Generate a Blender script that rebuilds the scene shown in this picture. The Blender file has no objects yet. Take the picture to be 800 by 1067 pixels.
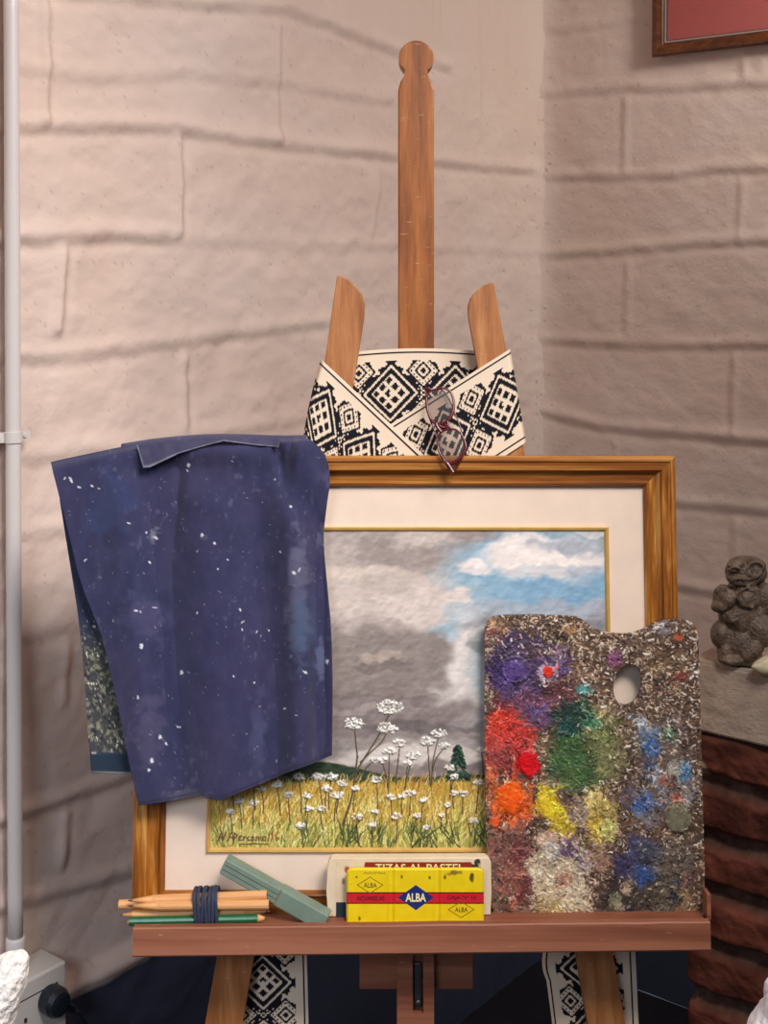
import bpy, bmesh, math, random
import numpy as np
from mathutils import Vector, Matrix

random.seed(7)
RNG = np.random.default_rng(11)
S = bpy.context.scene
COL = S.collection

# ------------------------------------------------------------------ camera
F = 1300.0          # focal length in pixels of the 800x1067 frame
HZ = 300.0          # row of the horizon
CAM = np.array([0.0, 0.0, 1.6])
cd = bpy.data.cameras.new('camera')
cd.sensor_fit = 'VERTICAL'
cd.sensor_height = 36.0
cd.sensor_width = 27.0
cd.lens = F / 1067 * 36
cd.shift_y = -(533.5 - HZ) / 1067
cd.clip_start = 0.02
cam = bpy.data.objects.new('camera', cd)
cam.location = CAM
cam.rotation_euler = (math.pi / 2, 0, 0)
COL.objects.link(cam)
S.camera = cam

# ------------------------------------------------------------------ maths
TH = math.radians(5)
EO = np.array([0.0, 1.56, 0.80])                       # easel plane
EN = np.array([0.0, -math.cos(TH), math.sin(TH)])      # towards the viewer
EV = np.array([0.0, math.sin(TH), math.cos(TH)])       # up along the easel
EU = np.array([1.0, 0.0, 0.0])


def rays(px, py):
    px = np.asarray(px, float); py = np.asarray(py, float)
    return np.stack([(px - 400) / F, np.ones_like(px), -(py - HZ) / F], -1)


def on_plane(px, py, o, n, w=0.0):
    d = rays(px, py)
    t = (np.dot(o - CAM, n) + np.asarray(w, float)) / (d @ n)
    return CAM + d * t[..., None]


def P(px, py, w=0.0):
    """point of the leaning easel plane (offset w towards the viewer)"""
    return on_plane(px, py, EO, EN, w)


def uvw(px, py, w=0.0):
    p = P(px, py, w) - EO
    return float(p @ EU), float(p @ EV)


def L3(u, v, w):
    """easel local -> world"""
    u = np.asarray(u, float)[..., None]; v = np.asarray(v, float)[..., None]; w = np.asarray(w, float)[..., None]
    return EO + u * EU + v * EV + w * EN


def at(px, py, Y):
    return np.array([(px - 400) / F * Y, Y, 1.6 - (py - HZ) / F * Y])


def srgb(c):
    c = np.asarray(c, float)
    return np.where(c <= 0.04045, c / 12.92, ((c + 0.055) / 1.055) ** 2.4)


def hexc(r, g, b):
    return np.array([r, g, b]) / 255.0


_T = [RNG.random((256, 256)) for _ in range(8)]


def vn(x, y, s=0):
    T = _T[s % 8]
    off = 37 * (s // 8)
    xi = np.floor(x).astype(int); yi = np.floor(y).astype(int)
    fx = x - xi; fy = y - yi
    fx = fx * fx * (3 - 2 * fx); fy = fy * fy * (3 - 2 * fy)
    a = T[(xi + off) & 255, yi & 255]; b = T[(xi + 1 + off) & 255, yi & 255]
    c = T[(xi + off) & 255, (yi + 1) & 255]; d = T[(xi + 1 + off) & 255, (yi + 1) & 255]
    return (a * (1 - fx) + b * fx) * (1 - fy) + (c * (1 - fx) + d * fx) * fy


def fbm(x, y, s=0, o=4, g=0.5):
    r = 0; a = 1; t = 0
    for i in range(o):
        r = r + a * vn(x * 2 ** i + 13.7 * i, y * 2 ** i + 5.1 * i, s + i); t += a; a *= g
    return r / t


def sst(a, b, x):
    t = np.clip((x - a) / (b - a), 0, 1)
    return t * t * (3 - 2 * t)


def interp_curve(pts, n):
    pts = np.array(pts, float)
    d = np.r_[0, np.cumsum(np.hypot(*np.diff(pts, axis=0).T))]
    t = np.linspace(0, d[-1], n)
    return np.stack([np.interp(t, d, pts[:, 0]), np.interp(t, d, pts[:, 1])], -1)


def smooth_curve(pts, n, it=2):
    pts = [np.array(p, float) for p in pts]
    for _ in range(it):
        q = [pts[0]]
        for a, b in zip(pts[:-1], pts[1:]):
            q += [a * .75 + b * .25, a * .25 + b * .75]
        q.append(pts[-1]); pts = q
    pts = np.array(pts)
    d = np.r_[0, np.cumsum(np.linalg.norm(np.diff(pts, axis=0), axis=1))]
    t = np.linspace(0, d[-1], n)
    return np.stack([np.interp(t, d, pts[:, k]) for k in range(pts.shape[1])], -1)


# ------------------------------------------------------------------ materials
def mat(name, rgb=(200, 200, 200), rough=0.6, metal=0.0, bump=None, var=None, spec=0.5, attr=False, sheen=0):
    m = bpy.data.materials.new(name); m.use_nodes = True
    nt = m.node_tree; b = nt.nodes['Principled BSDF']
    b.inputs['Roughness'].default_value = rough
    b.inputs['Metallic'].default_value = metal
    b.inputs['Specular IOR Level'].default_value = spec
    if sheen:
        b.inputs['Sheen Weight'].default_value = sheen
    c = srgb(hexc(*rgb))
    tc = nt.nodes.new('ShaderNodeTexCoord')
    if attr:
        a = nt.nodes.new('ShaderNodeAttribute'); a.attribute_name = 'Col'
        src = a.outputs['Color']
    else:
        rg = nt.nodes.new('ShaderNodeRGB'); rg.outputs[0].default_value = (*c, 1)
        src = rg.outputs[0]
    if var:
        sc, amt = var
        n = nt.nodes.new('ShaderNodeTexNoise'); n.inputs['Scale'].default_value = sc; n.inputs['Detail'].default_value = 6
        nt.links.new(tc.outputs['Object'], n.inputs['Vector'])
        mr = nt.nodes.new('ShaderNodeMapRange'); mr.inputs[1].default_value = .3; mr.inputs[2].default_value = .7
        mr.inputs[3].default_value = 1 - amt; mr.inputs[4].default_value = 1 + amt
        nt.links.new(n.outputs[0], mr.inputs[0])
        mx = nt.nodes.new('ShaderNodeVectorMath'); mx.operation = 'SCALE'
        nt.links.new(src, mx.inputs[0]); nt.links.new(mr.outputs[0], mx.inputs['Scale'])
        src = mx.outputs[0]
    nt.links.new(src, b.inputs['Base Color'])
    if bump:
        sc, st, dist = bump
        n = nt.nodes.new('ShaderNodeTexNoise'); n.inputs['Scale'].default_value = sc; n.inputs['Detail'].default_value = 5
        nt.links.new(tc.outputs['Object'], n.inputs['Vector'])
        bp = nt.nodes.new('ShaderNodeBump'); bp.inputs['Strength'].default_value = st; bp.inputs['Distance'].default_value = dist
        nt.links.new(n.outputs[0], bp.inputs['Height']); nt.links.new(bp.outputs[0], b.inputs['Normal'])
    return m


def wood(name, dark, mid, light, axis='z', rough=0.45, scale=1.0, scratch=0.0):
    m = bpy.data.materials.new(name); m.use_nodes = True
    nt = m.node_tree; b = nt.nodes['Principled BSDF']
    tc = nt.nodes.new('ShaderNodeTexCoord')
    mp = nt.nodes.new('ShaderNodeMapping')
    k = {'x': (2.5, 70, 70), 'z': (70, 70, 2.5)}[axis]
    mp.inputs['Scale'].default_value = tuple(q * scale for q in k)
    nt.links.new(tc.outputs['Object'], mp.inputs['Vector'])
    n1 = nt.nodes.new('ShaderNodeTexNoise'); n1.inputs['Scale'].default_value = 1.0; n1.inputs['Detail'].default_value = 5
    n1.inputs['Distortion'].default_value = .6
    nt.links.new(mp.outputs[0], n1.inputs['Vector'])
    n2 = nt.nodes.new('ShaderNodeTexNoise'); n2.inputs['Scale'].default_value = 5.0; n2.inputs['Detail'].default_value = 3
    nt.links.new(mp.outputs[0], n2.inputs['Vector'])
    ad = nt.nodes.new('ShaderNodeMath'); ad.operation = 'MULTIPLY_ADD'; ad.inputs[1].default_value = .35
    nt.links.new(n2.outputs[0], ad.inputs[0]); nt.links.new(n1.outputs[0], ad.inputs[2])
    cr = nt.nodes.new('ShaderNodeValToRGB'); e = cr.color_ramp.elements
    e[0].position = .42; e[0].color = (*srgb(hexc(*dark)), 1)
    e[1].position = .92; e[1].color = (*srgb(hexc(*light)), 1)
    x = e.new(.66); x.color = (*srgb(hexc(*mid)), 1)
    nt.links.new(ad.outputs[0], cr.inputs[0])
    src = cr.outputs[0]
    if scratch:
        mp2 = nt.nodes.new('ShaderNodeMapping')
        mp2.inputs['Scale'].default_value = (60, 60, 500) if axis == 'z' else (45, 300, 260)
        mp2.inputs['Rotation'].default_value = (0, .25, 0)
        nt.links.new(tc.outputs['Object'], mp2.inputs['Vector'])
        n3 = nt.nodes.new('ShaderNodeTexNoise'); n3.inputs['Scale'].default_value = 1; n3.inputs['Detail'].default_value = 2
        nt.links.new(mp2.outputs[0], n3.inputs['Vector'])
        mr = nt.nodes.new('ShaderNodeMapRange'); mr.inputs[1].default_value = .70; mr.inputs[2].default_value = .78
        mr.inputs[4].default_value = scratch
        nt.links.new(n3.outputs[0], mr.inputs[0])
        mx = nt.nodes.new('ShaderNodeMixRGB'); mx.inputs[2].default_value = (*srgb(hexc(225, 185, 150)), 1)
        nt.links.new(mr.outputs[0], mx.inputs[0]); nt.links.new(src, mx.inputs[1]); src = mx.outputs[0]
    nt.links.new(src, b.inputs['Base Color'])
    b.inputs['Roughness'].default_value = rough
    bp = nt.nodes.new('ShaderNodeBump'); bp.inputs['Strength'].default_value = .12; bp.inputs['Distance'].default_value = .001
    nt.links.new(ad.outputs[0], bp.inputs['Height']); nt.links.new(bp.outputs[0], b.inputs['Normal'])
    return m


# ------------------------------------------------------------------ object helpers
def tag(o, label=None, cat=None, group=None, kind=None):
    if label: o['label'] = label
    if cat: o['category'] = cat
    if group: o['group'] = group
    if kind: o['kind'] = kind
    return o


def thing(name, label, cat, loc, group=None):
    o = bpy.data.objects.new(name, None); COL.objects.link(o)
    o.empty_display_size = .02
    o.location = Vector(loc)
    return tag(o, label, cat, group)


def wloc(o):
    v = Vector((0, 0, 0))
    while o is not None:
        v = v + o.location; o = o.parent
    return v


def link(name, me, m, parent=None, smooth=False):
    """me is in world coordinates; the object's origin sits at its parent"""
    o = bpy.data.objects.new(name, me); COL.objects.link(o)
    if parent is not None:
        me.transform(Matrix.Translation(-wloc(parent)))
        o.parent = parent
    if m is not None and not me.materials:
        me.materials.append(m)
    if smooth:
        me.polygons.foreach_set('use_smooth', np.ones(len(me.polygons), bool))
    return o


def from_bm(name, bm, m, parent=None, smooth=False):
    me = bpy.data.meshes.new(name)
    bmesh.ops.recalc_face_normals(bm, faces=bm.faces)
    bm.to_mesh(me); bm.free()
    return link(name, me, m, parent, smooth)


def set_col(me, col):
    a = me.color_attributes.new('Col', 'FLOAT_COLOR', 'POINT')
    lin = np.ones((len(me.vertices), 4), np.float32)
    lin[:, :3] = srgb(np.clip(col, 0, 1)).reshape(-1, 3)
    a.data.foreach_set('color', lin.ravel())


def raw_mesh(name, V, Q):
    me = bpy.data.meshes.new(name)
    V = np.asarray(V, np.float32); Q = np.asarray(Q, np.int32)
    me.vertices.add(len(V)); me.vertices.foreach_set('co', V.ravel())
    me.loops.add(Q.size); me.loops.foreach_set('vertex_index', Q.ravel())
    me.polygons.add(len(Q)); me.polygons.foreach_set('loop_start', np.arange(0, Q.size, Q.shape[1], dtype=np.int32))
    me.update(calc_edges=True)
    me.validate()
    return me


def grid_mesh(name, XYZ, m, parent=None, col=None, mask=None, back=None, smooth=True):
    """XYZ (H,W,3), rows run down the picture. back: offset vector -> closed slab."""
    H, W = XYZ.shape[:2]
    idx = np.arange(H * W).reshape(H, W)
    q = np.stack([idx[:-1, :-1], idx[1:, :-1], idx[1:, 1:], idx[:-1, 1:]], -1)
    if mask is not None:
        ok = mask[:-1, :-1] & mask[1:, :-1] & mask[1:, 1:] & mask[:-1, 1:]
        q = q[ok]
    q = q.reshape(-1, 4)
    V = XYZ.reshape(-1, 3)
    C = None if col is None else np.broadcast_to(col, (H, W, 3)).reshape(-1, 3)
    if back is not None:
        e = np.concatenate([q[:, [0, 1]], q[:, [1, 2]], q[:, [2, 3]], q[:, [3, 0]]])
        key = np.sort(e, 1); key = key[:, 0].astype(np.int64) * (H * W) + key[:, 1]
        u, inv, cnt = np.unique(key, return_inverse=True, return_counts=True)
        be = e[cnt[inv] == 1]
        n0 = H * W
        Vb = back(V) if callable(back) else V + np.asarray(back)
        V = np.concatenate([V, Vb])
        side = np.stack([be[:, 1], be[:, 0], be[:, 0] + n0, be[:, 1] + n0], -1)
        q = np.concatenate([q, q[:, ::-1] + n0, side])
        if C is not None: C = np.concatenate([C, C])
    used = np.zeros(len(V), bool); used[q.ravel()] = True
    re = np.cumsum(used) - 1
    V = V[used]; q = re[q]
    me = raw_mesh(name, V, q)
    if C is not None: set_col(me, C[used])
    return link(name, me, m, parent, smooth)


def poly_prism(name, front, backv, m, parent=None, bevel=0.0, seg=2, smooth=False):
    """front: (N,3) polygon facing the viewer, backv: offset vector to the rear face"""
    bm = bmesh.new()
    f = [bm.verts.new(p) for p in front]
    b = [bm.verts.new(np.asarray(p) + backv) for p in front]
    bm.faces.new(f); bm.faces.new(b[::-1])
    n = len(f)
    for i in range(n):
        bm.faces.new([f[i], f[(i + 1) % n], b[(i + 1) % n], b[i]])
    if bevel:
        es = [e for e in bm.edges if all(v in set(f) for v in e.verts)]
        if bevel > 0:
            bmesh.ops.bevel(bm, geom=es, offset=bevel, segments=seg, affect='EDGES', profile=.5)
    return from_bm(name, bm, m, parent, smooth)


def px_prism(name, pts, w0, w1, m, parent=None, bevel=0.0, seg=2):
    pts = np.array(pts, float)
    return poly_prism(name, P(pts[:, 0], pts[:, 1], w1), -EN * (w1 - w0), m, parent, bevel, seg)


def add_box(bm, o, ax, ay, az):
    """box with corner o and edge vectors"""
    o = np.asarray(o, float)
    vs = [bm.verts.new(o + i * np.asarray(ax) + j * np.asarray(ay) + k * np.asarray(az))
          for i in (0, 1) for j in (0, 1) for k in (0, 1)]
    for f in ((0, 1, 3, 2), (4, 6, 7, 5), (0, 4, 5, 1), (2, 3, 7, 6), (0, 2, 6, 4), (1, 5, 7, 3)):
        bm.faces.new([vs[i] for i in f])
    return vs


def box(name, o, ax, ay, az, m, parent=None, bevel=0.0, seg=2):
    bm = bmesh.new(); add_box(bm, o, ax, ay, az)
    if bevel:
        bmesh.ops.bevel(bm, geom=list(bm.edges), offset=bevel, segments=seg, affect='EDGES', profile=.5)
    return from_bm(name, bm, m, parent)


def ebox(name, u0, u1, v0, v1, w0, w1, m, parent=None, bevel=0.0):
    return box(name, EO + u0 * EU + v0 * EV + w0 * EN, (u1 - u0) * EU, (v1 - v0) * EV, (w1 - w0) * EN, m, parent, bevel)


def tube_bm(bm, pts, radii, seg=16, cap=True):
    pts = [Vector(p) for p in pts]; n = len(pts)
    if np.isscalar(radii): radii = [radii] * n
    rings = []
    prev = None
    for i, p in enumerate(pts):
        d = (pts[min(i + 1, n - 1)] - pts[max(i - 1, 0)])
        d = d.normalized() if d.length > 1e-9 else Vector((0, 0, 1))
        if prev is None:
            a = d.orthogonal().normalized()
        else:
            a = (prev - d * prev.dot(d)).normalized()
        prev = a
        b = d.cross(a)
        rings.append([bm.verts.new(p + radii[i] * (math.cos(t) * a + math.sin(t) * b))
                      for t in (2 * math.pi * k / seg for k in range(seg))])
    for r, s in zip(rings[:-1], rings[1:]):
        for k in range(seg):
            bm.faces.new([r[k], r[(k + 1) % seg], s[(k + 1) % seg], s[k]])
    if cap:
        bm.faces.new(rings[0][::-1]); bm.faces.new(rings[-1])


def tube(name, pts, radii, m, parent=None, seg=16, smooth=True):
    bm = bmesh.new(); tube_bm(bm, pts, radii, seg)
    o = from_bm(name, bm, m, parent, smooth)
    return o


def closed_tube(name, pts, r, m, parent=None, seg=8):
    bm = bmesh.new()
    pts = [Vector(p) for p in pts]; n = len(pts)
    c = sum(pts, Vector()) / n
    nrm = Vector(EN)
    rings = []
    for i in range(n):
        d = (pts[(i + 1) % n] - pts[i - 1]).normalized()
        b = d.cross(nrm).normalized()
        rr = r[i] if not np.isscalar(r) else r
        rings.append([bm.verts.new(pts[i] + rr * (math.cos(t) * b + math.sin(t) * nrm)) for t in (2 * math.pi * k / seg for k in range(seg))])
    for i in range(n):
        a, s = rings[i], rings[(i + 1) % n]
        for k in range(seg):
            bm.faces.new([a[k], a[(k + 1) % seg], s[(k + 1) % seg], s[k]])
    return from_bm(name, bm, m, parent, True)


def text_mesh(name, body, x0, y0, x1, y1, w, m, parent, depth=.0002, bold=0.0):
    """lettering filling the pixel box on the easel plane"""
    cu = bpy.data.curves.new('t', 'FONT'); cu.body = body; cu.size = 1; cu.extrude = .5; cu.offset = bold
    cu.resolution_u = 3
    o = bpy.data.objects.new('t', cu); COL.objects.link(o)
    dg = bpy.context.evaluated_depsgraph_get()
    me = bpy.data.meshes.new_from_object(o.evaluated_get(dg))
    bpy.data.objects.remove(o)
    n = len(me.vertices); co = np.zeros(n * 3, np.float32); me.vertices.foreach_get('co', co); co = co.reshape(-1, 3)
    lo, hi = co.min(0), co.max(0)
    q = (co - lo) / np.maximum(hi - lo, 1e-6)
    px = x0 + (x1 - x0) * q[:, 0]; py = y1 + (y0 - y1) * q[:, 1]
    X = P(px, py, w) + (q[:, 2:3] * depth) * EN
    me.vertices.foreach_set('co', X.astype(np.float32).ravel()); me.update()
    me.materials.clear()
    return link(name, me, m, parent)


# ------------------------------------------------------------------ raster for painted surfaces
class Raster:
    def __init__(s, x0, y0, x1, y1, k, base):
        s.W = int((x1 - x0) * k) + 1; s.H = int((y1 - y0) * k) + 1
        s.x0, s.y0, s.k = x0, y0, k
        s.X, s.Y = np.meshgrid(np.linspace(x0, x1, s.W), np.linspace(y0, y1, s.H))
        s.kx = (s.W - 1) / (x1 - x0); s.ky = (s.H - 1) / (y1 - y0)
        s.c = np.zeros((s.H, s.W, 3)) + hexc(*base)
        s.h = np.zeros((s.H, s.W))

    def mix(s, m, rgb):
        rgb = hexc(*rgb) if np.ndim(rgb) == 1 else rgb
        s.c += (rgb - s.c) * np.clip(m, 0, 1)[..., None]

    def blob(s, cx, cy, rx, ry, rgb, a=1.0, soft=.35, wob=.35, sc=14, rot=0, seed=0, h=0):
        dx, dy = s.X - cx, s.Y - cy
        if rot:
            c, q = math.cos(rot), math.sin(rot)
            dx, dy = dx * c + dy * q, -dx * q + dy * c
        d = np.hypot(dx / rx, dy / ry)
        d = d + wob * (fbm(s.X / sc, s.Y / sc, seed, 4) - .5) * 2
        m = 1 - sst(1 - soft, 1 + soft, d)
        s.mix(m * a, rgb); s.h += h * m
        return m

    def win(s, xa, ya, xb, yb):
        i0 = max(0, int((ya - s.y0) * s.ky)); i1 = min(s.H, int((yb - s.y0) * s.ky) + 2)
        j0 = max(0, int((xa - s.x0) * s.kx)); j1 = min(s.W, int((xb - s.x0) * s.kx) + 2)
        return (slice(i0, i1), slice(j0, j1)) if i1 > i0 and j1 > j0 else None

    def stroke(s, pts, wd, rgb, a=1.0, taper=0.0, h=0.0):
        pts = np.asarray(pts, float); n = len(pts) - 1
        p0 = pts.min(0) - wd - 1; p1 = pts.max(0) + wd + 1
        w = s.win(p0[0], p0[1], p1[0], p1[1])
        if w is None: return
        X, Y = s.X[w], s.Y[w]
        best = np.zeros_like(X)
        for i in range(n):
            a0, b0 = pts[i], pts[i + 1]
            d = b0 - a0; l2 = max(d @ d, 1e-9)
            t = np.clip(((X - a0[0]) * d[0] + (Y - a0[1]) * d[1]) / l2, 0, 1)
            dist = np.hypot(X - a0[0] - t * d[0], Y - a0[1] - t * d[1])
            ww = wd * (1 - taper * (i + t) / n)
            best = np.maximum(best, 1 - sst(.5, 1.15, dist / np.maximum(ww, .15)))
        m = best * a
        s.c[w] += (hexc(*rgb) - s.c[w]) * m[..., None]
        s.h[w] += h * m

    def speckle(s, n, box, size, cols, seed=0, a=.9, h=0, elong=2.0):
        r = random.Random(seed)
        for _ in range(n):
            x = r.uniform(box[0], box[2]); y = r.uniform(box[1], box[3])
            z = r.uniform(.4, 1) ** 2 * size; t = r.uniform(0, 6.28); l = z * r.uniform(.3, elong)
            s.stroke([(x, y), (x + l * math.cos(t), y + l * math.sin(t))], z * .5, r.choice(cols), a * r.uniform(.5, 1), 0, h)


# =================================================================== MATERIALS
M = {}
M['wall'] = mat('painted_block', attr=True, rough=.75, bump=(140, .35, .0025), spec=.25)
M['floor'] = mat('dark_floor', (34, 32, 38), .5, var=(8, .25))
M['ceiling'] = mat('ceiling_paint', (215, 205, 195), .9)
M['mast_wood'] = wood('mast_wood', (112, 58, 16), (144, 80, 26), (172, 104, 44), 'z', .42, scratch=.55)
M['leg_wood'] = wood('leg_wood', (132, 76, 36), (164, 102, 54), (192, 134, 84), 'z', .5, .8, scratch=.4)
M['tray_wood'] = wood('tray_wood', (112, 62, 42), (142, 84, 60), (166, 106, 80), 'x', .5, .8, scratch=.35)
M['frame_v'] = wood('frame_wood_upright', (92, 46, 12), (160, 96, 32), (214, 158, 82), 'z', .3, 1.2)
M['frame_h'] = wood('frame_wood_level', (84, 42, 12), (142, 82, 28), (196, 138, 66), 'x', .3, 1.2)
M['mat_linen'] = mat('linen_mat', (236, 212, 192), .85, bump=(900, .25, .0008), var=(30, .04), spec=.2)
M['gold'] = mat('gilt_wood', (214, 170, 92), .4, .25, var=(60, .1))
M['paint'] = mat('oil_paint', attr=True, rough=.5, spec=.35)
M['palette'] = mat('crusted_paint', attr=True, rough=.45, spec=.35)
M['sash'] = mat('woven_cotton', attr=True, rough=.9, bump=(1500, .3, .0006), spec=.15)
M['denim'] = mat('denim', attr=True, rough=.9, bump=(1400, .35, .0006), spec=.15, sheen=.15)
M['denim_edge'] = mat('frayed_edge', (150, 148, 158), .9)
M['tin'] = mat('printed_tin', attr=True, rough=.33, spec=.5)
M['card'] = mat('printed_card', attr=True, rough=.7, spec=.3)
M['cream_card'] = mat('cream_card', (226, 204, 172), .75, var=(40, .07))
M['ink'] = mat('black_ink', (52, 40, 34), .6)
M['red_ink'] = mat('dark_ink_on_red', (92, 14, 22), .5)
M['cream_ink'] = mat('cream_ink', (246, 232, 170), .5)
M['pencil'] = wood('pencil_wood', (196, 132, 76), (216, 156, 98), (230, 178, 122), 'x', .5)
M['green'] = mat('green_lacquer', (34, 92, 54), .3, var=(60, .12))
M['lead'] = mat('lead', (92, 66, 52), .5)
M['band'] = mat('navy_rubber', (44, 52, 74), .7, var=(300, .25), bump=(600, .4, .001))
M['case'] = mat('grey_green_tin', (118, 136, 122), .42, var=(45, .10))
M['case_lid'] = mat('grey_green_lid', (106, 126, 112), .42, var=(45, .10))
M['brass'] = mat('dull_brass', (176, 168, 140), .35, .7)
M['steel'] = mat('dark_steel', (96, 94, 92), .4, .85)
M['pipe'] = mat('painted_pipe', (206, 198, 194), .4)
M['plastic'] = mat('white_plastic', (192, 184, 178), .45)
M['black'] = mat('black_plastic', (14, 24, 34), .4)
M['slot'] = mat('dark_gap', (30, 28, 30), .8)
M['stone'] = mat('carved_stone', (98, 80, 66), .42, var=(70, .5), bump=(260, .9, .003), spec=.45)
M['pebble'] = mat('pale_pebble', (206, 192, 158), .6, var=(160, .18))
M['brick'] = mat('red_brick', attr=True, rough=.9, bump=(120, .6, .004), spec=.2)
M['slab'] = mat('cast_slab', (176, 156, 138), .85, var=(45, .14), bump=(160, .5, .003))
M['picture_wood'] = wood('dark_frame_wood', (58, 26, 10), (92, 46, 18), (122, 70, 30), 'x', .35)
M['red_mat'] = mat('rose_mat', (176, 72, 70), .7, var=(40, .05))
M['line_dark'] = mat('inner_line', (84, 60, 56), .5)
M['line_pale'] = mat('inner_slip', (190, 160, 150), .4)
M['fleece'] = mat('white_fleece', (250, 240, 232), .9, var=(50, .06), bump=(160, .8, .006))
M['fleece_cool'] = mat('white_cloth', (246, 246, 250), .9, bump=(120, .6, .004))
M['glasses'] = bpy.data.materials.new('wine_acetate'); M['glasses'].use_nodes = True
_b = M['glasses'].node_tree.nodes['Principled BSDF']
_b.inputs['Base Color'].default_value = (*srgb(hexc(96, 22, 34)), 1); _b.inputs['Roughness'].default_value = .15
_b.inputs['Transmission Weight'].default_value = .2
M['lens'] = bpy.data.materials.new('lens_glass'); M['lens'].use_nodes = True
_nt = M['lens'].node_tree; _nt.nodes.remove(_nt.nodes['Principled BSDF'])
_tr = _nt.nodes.new('ShaderNodeBsdfTransparent'); _tr.inputs[0].default_value = (.66, .61, .61, 1)
_gl = _nt.nodes.new('ShaderNodeBsdfGlossy'); _gl.inputs['Roughness'].default_value = .22
_mx = _nt.nodes.new('ShaderNodeMixShader'); _mx.inputs[0].default_value = .02
_nt.links.new(_tr.outputs[0], _mx.inputs[1]); _nt.links.new(_gl.outputs[0], _mx.inputs[2])
_nt.links.new(_mx.outputs[0], _nt.nodes['Material Output'].inputs[0])

# =================================================================== ROOM
CORNER = np.array([162 / F * 3.0, 3.0, 0.0])
DL = np.array([-1000.0, -1300.0, 0]); DL /= np.linalg.norm(DL)
DR = np.array([1690.0, -1300.0, 0]); DR /= np.linalg.norm(DR)
NL = np.array([-DL[1], DL[0], 0])          # into the room
if NL @ (CAM - CORNER) < 0: NL = -NL
NR = np.array([-DR[1], DR[0], 0])
if NR @ (CAM - CORNER) < 0: NR = -NR
ZED = np.array([0, 0, 1.0])


def wall_sz(px, py, D, N, off=0.0):
    p = on_plane(np.asarray(px, float), np.asarray(py, float), CORNER, N, off)
    return (p - CORNER) @ D, p[..., 2]


left_h = [
    ([(-20, -16), (140, 0), (300, 12), (340, 25), (385, 45), (420, 58), (470, 72)], 1.0),
    ([(-10, 70), (50, 74), (80, 85), (130, 82), (200, 78), (300, 90), (415, 108)], .55),
    ([(-20, 137), (22, 135), (100, 133), (185, 135), (250, 147), (300, 152), (390, 162), (470, 172), (555, 180)], 1.25),
    ([(-20, 256), (22, 252), (100, 247), (180, 250)], 1.3),
    ([(180, 250), (300, 258), (415, 258), (555, 265)], .4),
    ([(-20, 376), (20, 374), (60, 376), (160, 362), (210, 355), (300, 343), (345, 338)], .9),
    ([(-20, 486), (25, 480), (50, 478), (250, 452), (310, 440), (400, 430), (550, 420)], .6),
    ([(-20, 568), (20, 562), (70, 553), (130, 540), (330, 505)], .45),
    ([(-20, 672), (20, 667), (75, 655), (330, 570)], .4),
    ([(-20, 866), (22, 852), (60, 840), (130, 812), (330, 745)], 1.5),
    ([(-20, 958), (22, 942), (70, 930), (135, 912), (330, 840)], 1.2),
]
left_v = [([(47, -10), (48, 60), (46, 128)], 1.2), ([(290, 24), (290, 90), (292, 150)], .8), ([(187, 140), (188, 200), (186, 247)], 1.2),
          ([(67, 258), (64, 310), (61, 348)], 1.3), ([(192, 368), (193, 410), (191, 448)], 1.0), ([(412, -5), (410, 30)], .6),
          ([(394, 165), (393, 205), (390, 245)], .5), ([(70, 668), (68, 735)], .8), ([(72, 845), (66, 905)], .8), ([(498, 0), (500, 150)], .35),
          ([(-5, 150), (-5, 240)], .8), ([(120, 485), (119, 548)], .5)]
right_h = [
    ([(566, 34), (640, 26), (680, 16), (830, -8)], .6), ([(566, 100), (640, 93), (700, 93), (830, 86)], .8),
    ([(566, 186), (640, 186), (700, 184), (750, 178), (830, 177)], .9), ([(566, 268), (640, 263), (760, 253), (830, 252)], 1.0),
    ([(562, 356), (640, 360), (700, 362), (830, 360)], .9), ([(562, 430), (630, 447), (700, 453), (770, 460), (830, 464)], 1.2),
    ([(562, 515), (700, 525), (740, 529), (830, 538)], 1.1), ([(562, 602), (700, 611), (735, 618), (830, 630)], 1.1),
    ([(562, 690), (830, 724)], 1.0)]
right_v = [([(651, 100), (650, 180)], .35), ([(772, 186), (770, 252)], .3), ([(653, 272), (652, 350)], .3), ([(764, 368), (762, 455)], .5),
           ([(765, 540), (764, 618)], .5), ([(772, 0), (774, 84)], .25), ([(640, 460), (641, 520)], .3)]

DADO_L = float(wall_sz(107, 998, DL, NL)[1])


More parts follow.
